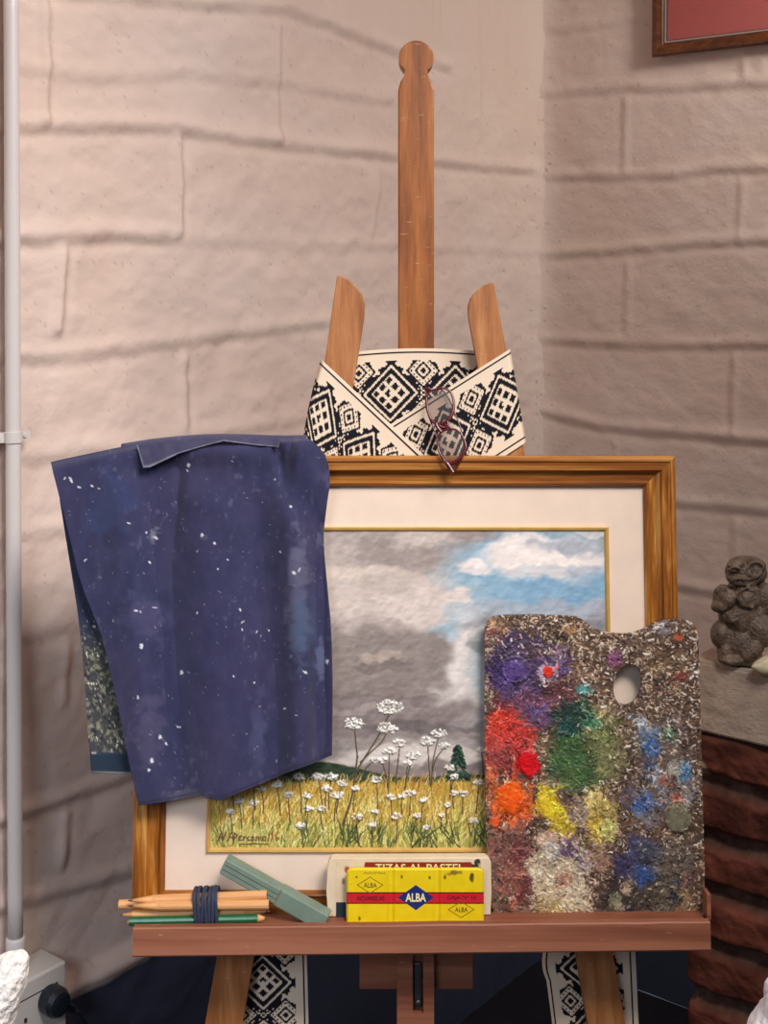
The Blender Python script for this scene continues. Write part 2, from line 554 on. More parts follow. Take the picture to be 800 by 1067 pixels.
def make_wall(name, D, N, hs, vs, s_fine, z_fine, s_max, z_max, ledge, seed, s_flip):
    step = .0042
    s = np.r_[np.arange(0, s_fine, step), np.linspace(s_fine, s_max, 14)]
    z = np.r_[np.linspace(0, z_fine[0], 10)[:-1], np.arange(z_fine[0], z_fine[1], step), np.linspace(z_fine[1], z_max, 6)]
    Sg, Zg = np.meshgrid(s, z[::-1])
    h = .014 * (fbm(Sg / .16, Zg / .12, seed, 3) - .5) + .0062 * (fbm(Sg / .05, Zg / .04, seed + 3, 3) - .5)
    rk = 1.0 if name == 'wall_left' else .55
    h = h * rk + .0024 * rk * (fbm(Sg / .022, Zg / .016, seed + 8, 4) - .5)
    wob = .006 * (fbm(Sg / .05, Zg / .05, seed + 5, 3) - .5)
    groove = np.zeros_like(h)
    for pts, a in hs:
        pts = np.array(pts, float)
        ss, zz = wall_sz(pts[:, 0], pts[:, 1], D, N)
        o = np.argsort(ss); ss = ss[o]; zz = zz[o]
        d = Zg - np.interp(Sg, ss, zz) + wob
        ends = sst(ss[0] - .03, ss[0] + .03, Sg) * (1 - sst(ss[-1] - .03, ss[-1] + .03, Sg))
        amp = a * ends * (.75 + .5 * fbm(Sg / .12, Zg / .5, seed + 6, 2))
        h += .75 * amp * (.0085 * np.exp(-((d - .010) / .014) ** 2) - .0040 * np.exp(-((d + .009) / .011) ** 2))
        groove += amp * np.exp(-((d + .008) / .006) ** 2)
    for pts, a in vs:
        pts = np.array(pts, float)
        ss, zz = wall_sz(pts[:, 0], pts[:, 1], D, N)
        o = np.argsort(zz); ss = ss[o]; zz = zz[o]
        d = Sg - np.interp(Zg, zz, ss) + wob
        ends = sst(zz[0] - .012, zz[0] + .012, Zg) * (1 - sst(zz[-1] - .012, zz[-1] + .012, Zg))
        d = d * s_flip
        h += .75 * a * ends * (.0085 * np.exp(-((d + .004) / .010) ** 2) - .0030 * np.exp(-((d - .012) / .009) ** 2))
        groove += .25 * a * ends * np.exp(-((d - .010) / .007) ** 2)
    # soft plaster in the corner
    h += .03 * np.exp(-Sg / .02)
    if ledge is not None:
        h += .012 * (1 - sst(ledge - .004, ledge + .010, Zg)) + .012 * np.exp(-((Zg - ledge + .012) / .014) ** 2)
    XYZ = CORNER + Sg[..., None] * D + Zg[..., None] * ZED + h[..., None] * N
    base = hexc(216, 194, 182)
    c = np.zeros(h.shape + (3,)) + base
    tone = fbm(Sg / .22, Zg / .2, seed + 9, 3) - .5
    c += tone[..., None] * np.array([.02, .05, .07])
    dirt = np.clip(groove * .12 * fbm(Sg / .03, Zg / .03, seed + 12, 3) * 1.5, 0, .4)
    spots = (fbm(Sg / .008, Zg / .008, seed + 2, 2) > .86) * (.35 + .6 * np.exp(-Sg / .12))
    dirt = np.maximum(dirt, np.clip(spots * .5, 0, .55))
    c += (hexc(120, 100, 88) - c) * dirt[..., None]
    zd = DADO_L - .030
    dd = 1 - sst(zd - .004, zd + .004, Zg + wob)
    c += (hexc(62, 66, 84) - c) * dd[..., None]
    o = grid_mesh(name, XYZ[:, ::-1] if name == 'wall_left' else XYZ, M['wall'], None,
                  c[:, ::-1] if name == 'wall_left' else c)
    tag(o, kind='structure')
    return o


make_wall('wall_left', DL, NL, [(p_, a_ * .8) for p_, a_ in left_h], left_v, 1.72, (.40, 2.12), 4.2, 3.3, DADO_L, 0, -1)
make_wall('wall_right', DR, NR, [(p_, a_ * .62) for p_, a_ in right_h], right_v, 1.02, (.85, 2.30), 3.6, 3.3, None, 4, -1)
pl = CORNER + DL * 4.2; pr = CORNER + DR * 3.6
far = pl + DR * 3.6
me = raw_mesh('floor', [CORNER, pl, far, pr], [[0, 1, 2, 3]])
tag(link('floor', me, M['floor']), kind='structure')
me = raw_mesh('ceiling', [q + ZED * 3.3 for q in (CORNER, pr, far, pl)], [[0, 1, 2, 3]])
tag(link('ceiling', me, M['ceiling']), kind='structure')


def wallP(px, py, D, N, off=0.0):
    return on_plane(np.array([px], float), np.array([py], float), CORNER, N, off)[0]


# =================================================================== WALL PIPE, SOCKET
t = thing('wall_pipe', 'white vertical conduit pipe running down the left wall beside the garment', 'pipe', wallP(16, 980, DL, NL, .028))
top, bot = wallP(11.5, -40, DL, NL, .028), wallP(16.2, 985, DL, NL, .028)
tube('pipe_tube', [top + (bot - top) * k / 20 for k in range(21)], .0108, M['pipe'], t, 24)
low = wallP(16.6, 1016, DL, NL, .028)
tube('coupling', [wallP(16.2, 976, DL, NL, .028), wallP(16.2, 978, DL, NL, .028), low], [.0125, .0138, .0138], M['pipe'], t, 24)
pc = wallP(13.8, 455.5, DL, NL, .028)
bm = bmesh.new()
tube_bm(bm, [pc - ZED * .008, pc - ZED * .0075, pc + ZED * .0075, pc + ZED * .008], [.0118, .0132, .0132, .0118], 24)
cl = from_bm('pipe_clip', bm, M['pipe'], t, False)
bm = bmesh.new()
for sg in (-1, 1):
    add_box(bm, pc + DL * (.010 if sg > 0 else -.032) - ZED * .007 - NL * .020, DL * .022, NL * .016, ZED * .014)
    tube_bm(bm, [pc + DL * sg * .022 - NL * .004, pc + DL * sg * .022 - NL * .0015], [.004, .003], 10)
from_bm('clip_ear', bm, M['pipe'], cl)

t = thing('wall_socket', 'white surface-mounted power socket box low on the left wall', 'socket', wallP(30, 1067, DL, NL, 0))
s_r, z_t = [float(q) for q in wall_sz(43, 987, DL, NL)]
dep = .05
for _ in range(40):                                      # protrusion that puts the front corner at column 69
    q = CORNER + s_r * DL + z_t * ZED + NL * dep
    colx = 400 + F * q[0] / q[1]
    dep += (69 - colx) * .0006
q0 = CORNER + s_r * DL + (z_t - .135) * ZED + NL * .001
box('socket_body', q0, DL * .105, NL * dep, ZED * .135, M['plastic'], t, .004, 3)
fr = q0 + NL * (dep)
bm = bmesh.new()
lo, hi = .024, .110
for a, b in (((.016, hi), (.085, hi)), ((.016, hi - .012), (.016, hi))):
    add_box(bm, fr + DL * a[0] + ZED * a[1] + NL * -.0005, DL * max(b[0] - a[0], .0012), ZED * max(b[1] - a[1], .0012), NL * .0012)
from_bm('cover_seam', bm, M['slot'], t)
bm = bmesh.new()
add_box(bm, fr + DL * .070 + ZED * .078 - NL * .0005, DL * .004, ZED * .006, NL * .002)
add_box(bm, fr + DL * .070 + ZED * .060 - NL * .0005, DL * .005, ZED * .005, NL * .002)
from_bm('indicator_mark', bm, M['slot'], t)


def ray_at_plane(px, py, o, n):
    return on_plane(np.array([px], float), np.array([py], float), np.asarray(o), np.asarray(n))[0]


pcen = ray_at_plane(51, 1040, fr, NL)
t = thing('power_plug', 'black round power plug pushed into the white wall socket', 'plug', pcen)
bm = bmesh.new()
tube_bm(bm, [pcen + NL * .0005, pcen + NL * .003, pcen + NL * .020, pcen + NL * .028, pcen + NL * .030], [.0195, .0205, .0205, .0165, .010], 28)
from_bm('plug_body', bm, M['black'], t, False)
e1 = ray_at_plane(66, 1046, fr + NL * .015, NL); e2 = ray_at_plane(76, 1052, fr + NL * .015, NL)
tube('strain_relief', [pcen + NL * .014, e1, (e1 + e2) / 2, e2, e2 + (e2 - e1) * .12], [.012, .0085, .0062, .0058, .004], M['black'], t, 14)
e3 = ray_at_plane(92, 1072, fr + NL * .012, NL)
cp = smooth_curve([e2, e2 + (e2 - e1) * .6, e3, e3 + DL * -.05 + ZED * -.1, CORNER + DL * 1.2 + NL * .06 + ZED * .012], 40, 3)
tube('power_cord', cp, .0034, M['black'], t, 10)

# =================================================================== PICTURE ON THE RIGHT WALL
bl = wallP(681.5, 60, DR, NR, .012)
t = thing('framed_picture', 'dark wooden picture frame with rose mat hanging on the right wall, upper right', 'picture', bl)
tilt = .006
RX = DR * math.cos(tilt) - ZED * math.sin(tilt); RZ = ZED * math.cos(tilt) + DR * math.sin(tilt)
PW, PH, FW = .42, .50, .034


def mitred(name, o, X, Y, N, W, H, prof, side, m, parent):
    """one mitred rail of a frame; prof = [(inset, height)] from outer back to inner back"""
    bm = bmesh.new()
    rows = []
    for end in (0, 1):
        r = []
        for a, w in prof:
            if side == 'b': p = (a if end == 0 else W - a, a)
            if side == 't': p = (W - a if end == 0 else a, H - a)
            if side == 'l': p = (a, H - a if end == 0 else a)
            if side == 'r': p = (W - a, a if end == 0 else H - a)
            r.append(bm.verts.new(o + X * p[0] + Y * p[1] + N * w))
        rows.append(r)
    n = len(prof)
    for i in range(n - 1):
        bm.faces.new([rows[0][i], rows[1][i], rows[1][i + 1], rows[0][i + 1]])
    bm.faces.new([rows[0][0], rows[0][n - 1], rows[1][n - 1], rows[1][0]])
    bm.faces.new(rows[0][::-1]); bm.faces.new(rows[1])
    return from_bm(name, bm, m, parent)


prof = [(0, 0), (0, .012), (.003, .015), (.012, .016), (.020, .012), (.024, .012), (.026, .009), (.026, 0)]
for sd in 'btlr':
    mitred('frame_rail', bl, RX, RZ, NR, PW, PH, prof, sd, M['picture_wood'], t)
for nm, a, b, mm, w in (('inner_slip', .026, .0285, 'line_dark', .008), ('inner_slip', .0285, .031, 'line_pale', .007), ('inner_slip', .031, .034, 'line_dark', .006)):
    bm = bmesh.new()
    for (x0, x1, y0, y1) in ((a, PW - a, a, b), (a, PW - a, PH - b, PH - a), (a, b, b, PH - b), (PW - b, PW - a, b, PH - b)):
        add_box(bm, bl + RX * x0 + RZ * y0, RX * (x1 - x0), RZ * (y1 - y0), NR * w)
    from_bm(nm, bm, M[mm], t)
box('rose_panel', bl + RX * .033 + RZ * .033 + NR * .001, RX * (PW - .066), RZ * (PH - .066), NR * .003, M['red_mat'], t)
box('art_panel', bl + RX * .075 + RZ * .119 + NR * .003, RX * (PW - .15), RZ * (PH - .20), NR * .002, M['line_pale'], t)
gl = box('glass_pane', bl + RX * .027 + RZ * .027 + NR * .0062, RX * (PW - .054), RZ * (PH - .054), NR * .0012, None, t)
gm = bpy.data.materials.new('picture_glass'); gm.use_nodes = True
nt = gm.node_tree; nt.nodes.remove(nt.nodes['Principled BSDF'])
a_ = nt.nodes.new('ShaderNodeBsdfTransparent'); b_ = nt.nodes.new('ShaderNodeBsdfGlossy'); b_.inputs['Roughness'].default_value = .05
c_ = nt.nodes.new('ShaderNodeMixShader'); c_.inputs[0].default_value = .04
nt.links.new(a_.outputs[0], c_.inputs[1]); nt.links.new(b_.outputs[0], c_.inputs[2]); nt.links.new(c_.outputs[0], nt.nodes['Material Output'].inputs[0])
gl.data.materials.append(gm)

# =================================================================== BRICK PIER WITH SLAB
PO = at(748, 693, 1.75)                                   # front top edge of the slab
SL_T = PO[2]; SL_B = SL_T - .100
pier = thing('brick_pier', 'low red brick pier capped with a pale slab, right of the easel', 'pier', (PO[0] + .15, PO[1] + .05, 0))
BACK = -NR                                                # away from the viewer
LEN = .62
x_left = -.045                                            # slab's left end along DR
DEEP = .105
bm = bmesh.new()
add_box(bm, PO + DR * x_left - ZED * .100, DR * LEN, BACK * DEEP, ZED * .100)
bmesh.ops.bevel(bm, geom=list(bm.edges), offset=.004, segments=2, affect='EDGES')
bmesh.ops.subdivide_edges(bm, edges=[e for e in bm.edges if e.calc_length() > .05], cuts=24, use_grid_fill=True)
for v in bm.verts:
    v.co += Vector(NR) * .004 * (float(fbm(np.array(v.co.x * 40), np.array(v.co.z * 40), 3, 3)) - .5)
from_bm('cap_slab', bm, M['slab'], pier)
# courses of brick in one relief surface, wrapped round the left end
bh = .0765
sfr = np.arange(-DEEP - .01, LEN, .003)
zz = np.arange(0, SL_B, .003)[::-1]
Sg, Zg = np.meshgrid(sfr, zz)
course = np.floor((SL_B - Zg + .006) / bh).astype(int)
zin = (SL_B - Zg + .006) - course * bh
offs = .03 + _T[2][course % 64, 5] * .055
sx = Sg + offs + .012 * (fbm(Sg / .05, Zg / .03, 2, 2) - .5)
bl_ = .215
bi = np.floor(sx / bl_).astype(int); sin_ = sx - bi * bl_
wv = .012 * (fbm(Sg / .06, Zg / .05, 3, 3) - .5)
dz = np.minimum(zin + wv, bh - zin - wv) - .0085
ds = np.minimum(sin_, bl_ - sin_) - .006
dm = np.minimum(dz, ds)
prot = sst(-.004, .010, dm)
bulge = np.take(_T[4].ravel(), (course * 17 + bi * 5) % 4096)
h = -.010 + .015 * prot + (.008 * bulge * prot) + .008 * (fbm(Sg / .02, Zg / .02, 5, 4) - .5)
brk = hexc(88, 46, 35) + (bulge[..., None] - .5) * np.array([.14, .07, .05]) + (fbm(Sg / .03, Zg / .02, 6, 4)[..., None] - .5) * np.array([.30, .2, .17])
mor = hexc(88, 68, 58) + (fbm(Sg / .015, Zg / .015, 1, 3)[..., None] - .5) * .2
cb = mor + (brk - mor) * prot[..., None]
cb += (hexc(176, 158, 138) - cb) * (1 - sst(.7, 1.1, np.hypot((Sg - .010) / .014, (Zg - (SL_B - .052)) / .016) + .5 * (fbm(Sg / .01, Zg / .01, 2, 3) - .5)))[..., None]
stag = (bulge - .5) * .03 * 0
edge = -.062 - .030 * np.take(_T[5].ravel(), (course * 31 + 7) % 4096) * 0   # left end of the courses
# shift each course a little sideways, the lowest ones stand out to the left
xs = np.where(Sg < 0, 0, Sg); ys = np.where(Sg < 0, -Sg, 0)
cshift = np.where(course >= 6, -.012, .0) + (np.take(_T[6].ravel(), course * 13 % 4096) - .5) * .006
wrap = 1 - sst(.0, .016, Sg)
Nmix = NR[None, None] * sst(-.012, .014, Sg)[..., None] - DR[None, None] * (1 - sst(-.014, .012, Sg))[..., None]
PB = np.array([PO[0], PO[1], 0]) + DR * (-.040) + BACK * .010
XYZ = PB + (xs + cshift)[..., None] * DR + ys[..., None] * BACK + Zg[..., None] * ZED + h[..., None] * Nmix
grid_mesh('brickwork', XYZ, M['brick'], pier, cb)
box('mortar_core', PB + DR * .022 + BACK * .022, DR * (LEN - .04), BACK * (DEEP - .030), ZED * (SL_B - .001), mat('mortar', (120, 98, 84), .95, var=(60, .2)), pier)

# carved stone figure on the slab: one continuous body
SY = 1.755
stc = at(770, 692, SY)
st = thing('stone_figurine', 'dark carved stone figure squatting on the slab of the brick pier', 'figurine', (stc[0], SY, SL_T))
bm = bmesh.new()


def ell(px, py, rx, ry, rz=None, dy=0.0, rot=0.0, rotx=0.0):
    k = SY / F
    c = at(px, py, SY + dy)
    mtx = Matrix.Translation(c) @ Matrix.Rotation(rot, 4, 'Y') @ Matrix.Rotation(rotx, 4, 'X') @ Matrix.Diagonal((rx * k, (rz or rx) * k, ry * k, 1))
    bmesh.ops.create_icosphere(bm, subdivisions=4, radius=1, matrix=mtx)


ell(777, 596, 22, 14.5, 17)                       # head
ell(777, 588, 18.5, 9, 15, .004)                  # crown
ell(766, 587.5, 9.5, 4.5, 7, -.0150, -.12)        # left brow
ell(788, 589, 10.5, 7, 7, -.0155, .12)            # right brow
ell(788, 594, 6.5, 5.5, 6, -.0190)                # right eye
ell(765, 593.5, 7.5, 2.6, 5, -.0170, -.15)        # left eye
ell(775, 602, 19, 6.5, 14, -.0080)                # muzzle
ell(774, 606.5, 15, 3, 12, -.0110)                # lip
ell(773, 634, 23, 31, 18, .001)                   # trunk
ell(772, 667, 25, 24, 19, .001)                   # belly and seat
ell(753, 621, 10.5, 12, 10, -.008, .3)            # left shoulder
ell(750, 631, 9.5, 7, 10, -.013, -.3)             # left elbow
ell(759, 624, 8, 11, 7, -.0195, .5)               # left forearm
ell(779, 622, 14, 14.5, 9, -.0155)                # fist held to the chest
ell(777, 624, 7.5, 8.5, 6, -.0235)                # knuckles
ell(797, 622, 12, 15, 13, -.006)                  # right shoulder
ell(801, 633, 12, 11, 12, -.008)
ell(763, 645, 5, 6, 5, -.0195)
ell(749.5, 660, 9, 14, 13, -.004, .2)             # left knee
ell(755, 678, 8, 11, 10, -.008, .15)              # left shin
ell(793, 657, 17, 19, 14, -.012, .5)              # right knee
ell(782, 676, 10, 17, 10, -.018, .5)              # right shin
ell(762, 687, 15, 6, 13, -.012)                   # feet
ell(782, 688, 19, 5.5, 15, -.006)
ell(776, 689, 25, 5, 15, .004)                    # plinth


def ridge_line(pts, r, dy):
    p = smooth_curve(pts, 26, 2)
    tube_bm(bm, [at(x, y, SY + dy) for x, y in p], r * SY / F, 10)


ridge_line([(787 + 8.5 * math.cos(a_), 593 + 7.5 * math.sin(a_)) for a_ in np.linspace(.5, 5.9, 16)], 1.5, -.0275)   # carved ring of the right eye
ridge_line([(757, 594), (763, 590.5), (770, 592), (775, 595)], 1.5, -.0265)
ridge_line([(762, 601), (775, 604), (790, 602)], 1.2, -.0275)
ridge_line([(790, 616), (781, 612), (770, 615), (768, 624), (774, 632), (786, 633)], 1.6, -.0290)
ridge_line([(748, 614), (754, 612), (760, 617), (757, 628)], 1.5, -.0215)
ell(770, 640, 16, 22, 15, -.006)
ell(757, 640, 9, 12, 11, -.006)
ell(790, 640, 13, 16, 13, -.004)
fig = from_bm('figure_body', bm, M['stone'], st, True)
rm = fig.modifiers.new('remesh', 'REMESH'); rm.mode = 'VOXEL'; rm.voxel_size = .0015; rm.use_smooth_shade = True
sm = fig.modifiers.new('smooth', 'SMOOTH'); sm.iterations = 12; sm.factor = .55
tx = bpy.data.textures.new('stone_grain', 'CLOUDS'); tx.noise_scale = .011
dp = fig.modifiers.new('grain', 'DISPLACE'); dp.texture = tx; dp.strength = .0022; dp.texture_coords = 'LOCAL'

# pale pebble beside the figure
bm = bmesh.new()
pk = at(800, 678, 1.70)
bmesh.ops.create_icosphere(bm, subdivisions=4, radius=1)
for v in bm.verts:
    x, y, z = v.co
    f = 1 - .55 * max(0, -x) ** 1.5
    v.co = Vector((pk[0] + x * .0215, pk[1] + .004 + y * .016 * f, SL_T + .0125 + z * .0128 * f + x * .001))
    v.co += Vector((0, 0, .0006 * math.sin(x * 9 + y * 5)))
pb = from_bm('pale_pebble', bm, M['pebble'], None, True)
tag(pb, 'small pale pebble at the foot of the dark stone figure on the slab', 'stone')

# =================================================================== EASEL
LIP_L = uvw(138.5, 967, .087); LIP_R = uvw(740, 960.5, .087)
u_tl, u_tr = LIP_L[0], LIP_R[0]
slope = (LIP_R[1] - LIP_L[1]) / (u_tr - u_tl)


def vlip(u): return LIP_L[1] + (u - u_tl) * slope


def vfloor(u): return vlip(u) - .008


easel = thing('easel', 'wooden studio easel with a knobbed centre mast and a long tray', 'easel', (.04, 1.52, 0))
# mast
c = [(433.5 + 18.2 * math.sin(a), 60 - 18.2 * math.cos(a)) for a in np.linspace(-2.55, 2.55, 30)]
mast = c + [(444.5, 79), (449.5, 84), (452.2, 93), (452.2, 700), (414.8, 700), (414.8, 93), (417.5, 84), (422.5, 79)]
px_prism('mast', mast, -.066, -.045, M['mast_wood'], easel, .0022, 2)
# side uprights, one mesh each, reaching the floor


def upright(top, edge_l, edge_r):
    (xa, ya), (xb, yb) = edge_l
    (xc, yc), (xd, yd) = edge_r
    y2 = 1640
    l2 = (xa + (xb - xa) * (y2 - ya) / (yb - ya), y2); r2 = (xc + (xd - xc) * (y2 - yc) / (yd - yc), y2)
    pts = top + [r2, l2]
    pts = np.array(pts, float)
    fr_ = P(pts[:, 0], pts[:, 1], -.008)
    for k in (-1, -2):                                   # cut to the floor
        a, b = (fr_[-3], fr_[-2]) if k == -2 else (fr_[0], fr_[-1])
        tt = a[2] / (a[2] - b[2]); fr_[k] = a + (b - a) * tt
    return poly_prism('side_upright', fr_, -EN * .022, M['leg_wood'], easel, .0015, 2)


upright([(338, 377), (351, 287.5), (354.5, 287), (363, 291), (371, 298), (377, 306), (380, 316), (379.5, 330), (371.5, 380)],
        [(338, 377), (213.5, 1067)], [(371.5, 380), (252.5, 1067)])
upright([(497.5, 380), (488.5, 330), (488, 318), (490.5, 310), (496, 303), (504, 297.5), (511.5, 294), (514.5, 295), (531, 385)],
        [(497.5, 380), (612.5, 1067)], [(531, 385), (651.5, 1067)])
# tray: shelf with raised lip, swept along its length
pr_ = [(-.004, -.036), (-.004, -.0245), (.0282, -.0245), (.0285, 0), (.073, 0), (.075, .0075), (.0765, .008), (.0855, .008), (.087, .0065), (.087, -.0235), (.0855, -.0255), (.032, -.0255), (.030, -.036)]
bm = bmesh.new()
rows = []
for i in range(25):
    u = u_tl + (u_tr - u_tl) * i / 24
    jit = .0006 * (random.random() - .5)
    rows.append([bm.verts.new(L3(u, vfloor(u) + dv + (jit if dv > .006 else 0), w)) for w, dv in pr_])
for a, b in zip(rows[:-1], rows[1:]):
    for k in range(len(pr_)):
        bm.faces.new([a[k], b[k], b[(k + 1) % len(pr_)], a[(k + 1) % len(pr_)]])
bm.faces.new(rows[0]); bm.faces.new(rows[-1][::-1])
from_bm('tray', bm, M['tray_wood'], easel)
ue0, ve0 = uvw(734, 957, .05); ue1, _ = uvw(738.5, 957, .05)
ebox('end_stop', ue0, ue1, vfloor(ue0), vfloor(ue0) + .030, .040, .062, M['tray_wood'], easel, .001)
# centre post below the tray with its slot, cross block behind
ua, va = uvw(413.5, 1000, .018); ub, _ = uvw(452, 1000, .018)
us0, vs0 = uvw(430, 1056, .018); us1, vs1 = uvw(441, 997, .018)
vt = vfloor(.03) - .0258; vbm = -.72
bm = bmesh.new()


def addE(u0, u1, v0, v1, w0, w1):
    add_box(bm, EO + u0 * EU + v0 * EV + w0 * EN, (u1 - u0) * EU, (v1 - v0) * EV, (w1 - w0) * EN)


addE(ua, us0, vbm, vt, -.004, .018); addE(us1, ub, vbm, vt, -.004, .018)
addE(us0, us1, vbm, vs0, -.004, .018); addE(us0, us1, vs1 + .002, vt, -.004, .018); addE(us0, us1, vs0, vs1 + .002, -.004, .006)
from_bm('centre_post', bm, M['tray_wood'], easel)
bolt = ebox('slide_bolt', us0 + .002, us1 - .002, vs0 + .003, vs1 - .010, .006, .012, M['steel'], easel, .001)
kb = L3((us0 + us1) / 2, vs0 + .011, .012)
tube('bolt_head', [kb, kb + EN * .004, kb + EN * .005], [.0042, .0042, .003], M['steel'], bolt, 12)
uc0, vc0 = uvw(374.5, 1031, -.006); uc1, vc1 = uvw(492.5, 985, -.006)
ebox('cross_block', uc0, uc1, vc0, vt, -.030, -.006, M['tray_wood'], easel, .001)
# rear leg hinged to the mast
um0, vm0 = uvw(421, 640, -.07); um1, _ = uvw(446, 640, -.07)
a = L3(um0, vm0, -.068); top_d = np.array([0, .30, -a[2]])
bm = bmesh.new(); add_box(bm, a, (um1 - um0) * EU, np.array([0, .028, .012]), top_d)
from_bm('rear_leg', bm, M['leg_wood'], easel)
# cross bar joining uprights and mast behind the picture
uq0, vq0 = uvw(330, 590, -.045); uq1, _ = uvw(540, 590, -.045)
ebox('cross_bar', uq0, uq1, vq0, vq0 + .045, -.044, -.0305, M['leg_wood'], easel, .001)

# =================================================================== WOVEN SASH
CR = np.array([232, 210, 186]) / 255.; BK = np.array([26, 26, 34]) / 255.


def sash_col(a, b):
    """a along, b across (stitches, 0 = centre, +-30 = edges)"""
    a = np.floor(a) + .5; b = np.floor(b) + .5
    Pd = 46.0
    am = (a + Pd / 2) % Pd - Pd / 2
    d = np.abs(am) + np.abs(b)
    saw = np.abs((b * .55) % 3 - 1.5) * 3.0 - .5
    blk = np.zeros(a.shape, bool)
    blk |= (d < 22 + saw)
    blk &= ~((d > 17.6) & (d < 19.4))
    blk &= ~(d < 14)
    inn = d < 12.6
    p = (am - b); q = (am + b)
    blk |= inn & (np.abs(((p + 60) % 9) - 4.5) < 2.8) & (np.abs(((q + 60) % 9) - 4.5) < 2.8)
    blk &= ~((np.abs(am) + np.abs(b)) < 1.6)
    a2 = (a % Pd) - Pd / 2
    for sgn in (-1, 1):
        d2 = np.abs(a2) + np.abs(b - sgn * 15)
        saw2 = np.abs((a * .5) % 4 - 2) * 1.5
        z = d2 < 12 + saw2 * .8
        ring = (d2 < 2.2) | ((d2 > 4.2) & (d2 < 6.4)) | ((d2 > 8.4) & (d2 < 9.6) & (np.floor(a) % 2 == 0)) | (d2 > 10.6)
        blk = np.where(z, ring, blk)
    # small cross at the waist between two diamonds and dots
    d3 = np.abs(a2) + np.abs(b)
    blk = np.where(d3 < 3.0, d3 < 1.6, blk)
    blk |= (np.abs(np.abs(a2) - np.abs(b) * .9) < 1.2) & (np.abs(b) < 12) & (np.abs(a2) > 2)
    blk &= np.abs(b) < 22.5
    blk |= (np.abs(b) > 27.0) & (np.abs(b) < 28.1)
    c = np.where(blk[..., None], BK, CR)
    return c


sash = thing('woven_sash', 'black and cream geometric woven sash wrapped and crossed around the easel uprights', 'sash', P(np.array(430.), np.array(470.), -.02))


def sash_piece(name, corners, wfun, a0, a1, b0, b1, n=(300, 170), arch=0.0, curve=None):
    """corners TL, TR, BR, BL in pixels"""
    TL, TR, BR, BL = [np.array(q, float) for q in corners]
    s = np.linspace(0, 1, n[0]); t_ = np.linspace(0, 1, n[1])
    Sx, Tx = np.meshgrid(s, t_)
    px = (TL[0] * (1 - Sx) + TR[0] * Sx) * (1 - Tx) + (BL[0] * (1 - Sx) + BR[0] * Sx) * Tx
    py = (TL[1] * (1 - Sx) + TR[1] * Sx) * (1 - Tx) + (BL[1] * (1 - Sx) + BR[1] * Sx) * Tx
    py = py - arch * np.sin(math.pi * Sx)
    if curve is not None:
        px, py = curve(px, py, Sx, Tx)
    w = wfun(Sx, Tx)
    A = a0 + (a1 - a0) * Sx; B = b0 + (b1 - b0) * Tx
    c = sash_col(A, B)
    w = w + .0004 * (c[..., 0] < .3)
    return grid_mesh(name, P(px, py, w), M['sash'], sash, c, None, -EN * .0012, True)


sash_piece('back_span', [(346, 369), (514, 367), (520, 462), (340, 464)], lambda s, t: -.0375 - .004 * np.sin(math.pi * s) + 0 * t, -43, 74, -30, 32, arch=5)
sash_piece('crossed_end', [(531.5, 363.5), (380, 459), (395, 560), (548, 461)],
           lambda s, t: -.0045 - .024 * np.exp(-s / .005) + .0015 * np.sin(s * 5), 58, -62, -30, 31)
sash_piece('crossed_end', [(334, 374), (480, 510), (400, 592), (313, 478)],
           lambda s, t: -.0016 - .026 * np.exp(-s / .006) + 0 * t, -60, 76, -30, 32,
           curve=lambda x, y, s, t: (x - 2.5 * np.sin(t * math.pi) * (1 - s), y))
# hanging ends behind the uprights (run downwards, border at the inner side)
sash_piece('hanging_end', [(318.5, 950), (323, 1130), (226, 1130), (226, 950)], lambda s, t: -.036 - .004 * np.sin(s * 4 + .5) + .002 * np.sin(t * 7), -50, 72, -30, 31, n=(240, 170))
sash_piece('hanging_end', [(566, 950), (572, 1130), (668, 1130), (660, 950)], lambda s, t: -.036 - .003 * np.sin(s * 5) - .006 * np.exp(-t / .06), -40, 82, -30, 31, n=(240, 170),
           curve=lambda x, y, s, t: (x - (1 - t) ** 3 * 3 * np.sin(np.clip((s - .2) * 5, 0, 1) * math.pi) + (1 - t) ** 2 * 6 * np.clip((s - .35) * 3, 0, 1.5), y))

# =================================================================== FRAMED LANDSCAPE PAINTING
fu0 = uvw(136.8, 930, .022)[0]
fu1 = .5 * (uvw(705, 485, .024)[0] + uvw(706, 640, .024)[0])
fv0 = vfloor((fu0 + fu1) / 2) - .0205
fv1 = uvw(500, 475.5, .024)[1]
FWd, FHt = fu1 - fu0, fv1 - fv0
fo = EO + fu0 * EU + fv0 * EV
painting = thing('framed_painting', 'framed meadow landscape painting with cloudy sky, propped on the easel tray', 'painting', L3((fu0 + fu1) / 2, fv0, .012))
prof = [(0, .0005), (0, .020), (.0015, .0225), (.0045, .0245), (.0065, .0245), (.0075, .0225), (.0175, .0225), (.0185, .0205), (.0195, .0180),
        (.0245, .0140), (.0315, .0135), (.0330, .0160), (.0345, .0172), (.0365, .0165), (.0375, .0145), (.0395, .0125), (.0395, .0005)]
for sd in 'btlr':
    mitred('frame_rail', fo, EU, EV, EN, FWd, FHt, prof, sd, M['frame_h' if sd in 'bt' else 'frame_v'], painting)
ebox('linen_border', fu0 + .037, fu1 - .037, fv0 + .037, fv1 - .037, .002, .0095, M['mat_linen'], painting)
# gilt fillet
gx0, gy0 = uvw(215, 888.5, .012); gx1, gy1 = uvw(634, 549, .012)
go = EO + gx0 * EU + gy0 * EV + .0096 * EN
gp = [(0, 0), (0, .0030), (.0012, .0040), (.0035, .0036), (.0052, .0016), (.0058, .0006), (.0058, 0)]
for sd in 'btlr':
    mitred('gilt_fillet', go, EU, EV, EN, gx1 - gx0, gy1 - gy0, gp, sd, M['gold'], painting)

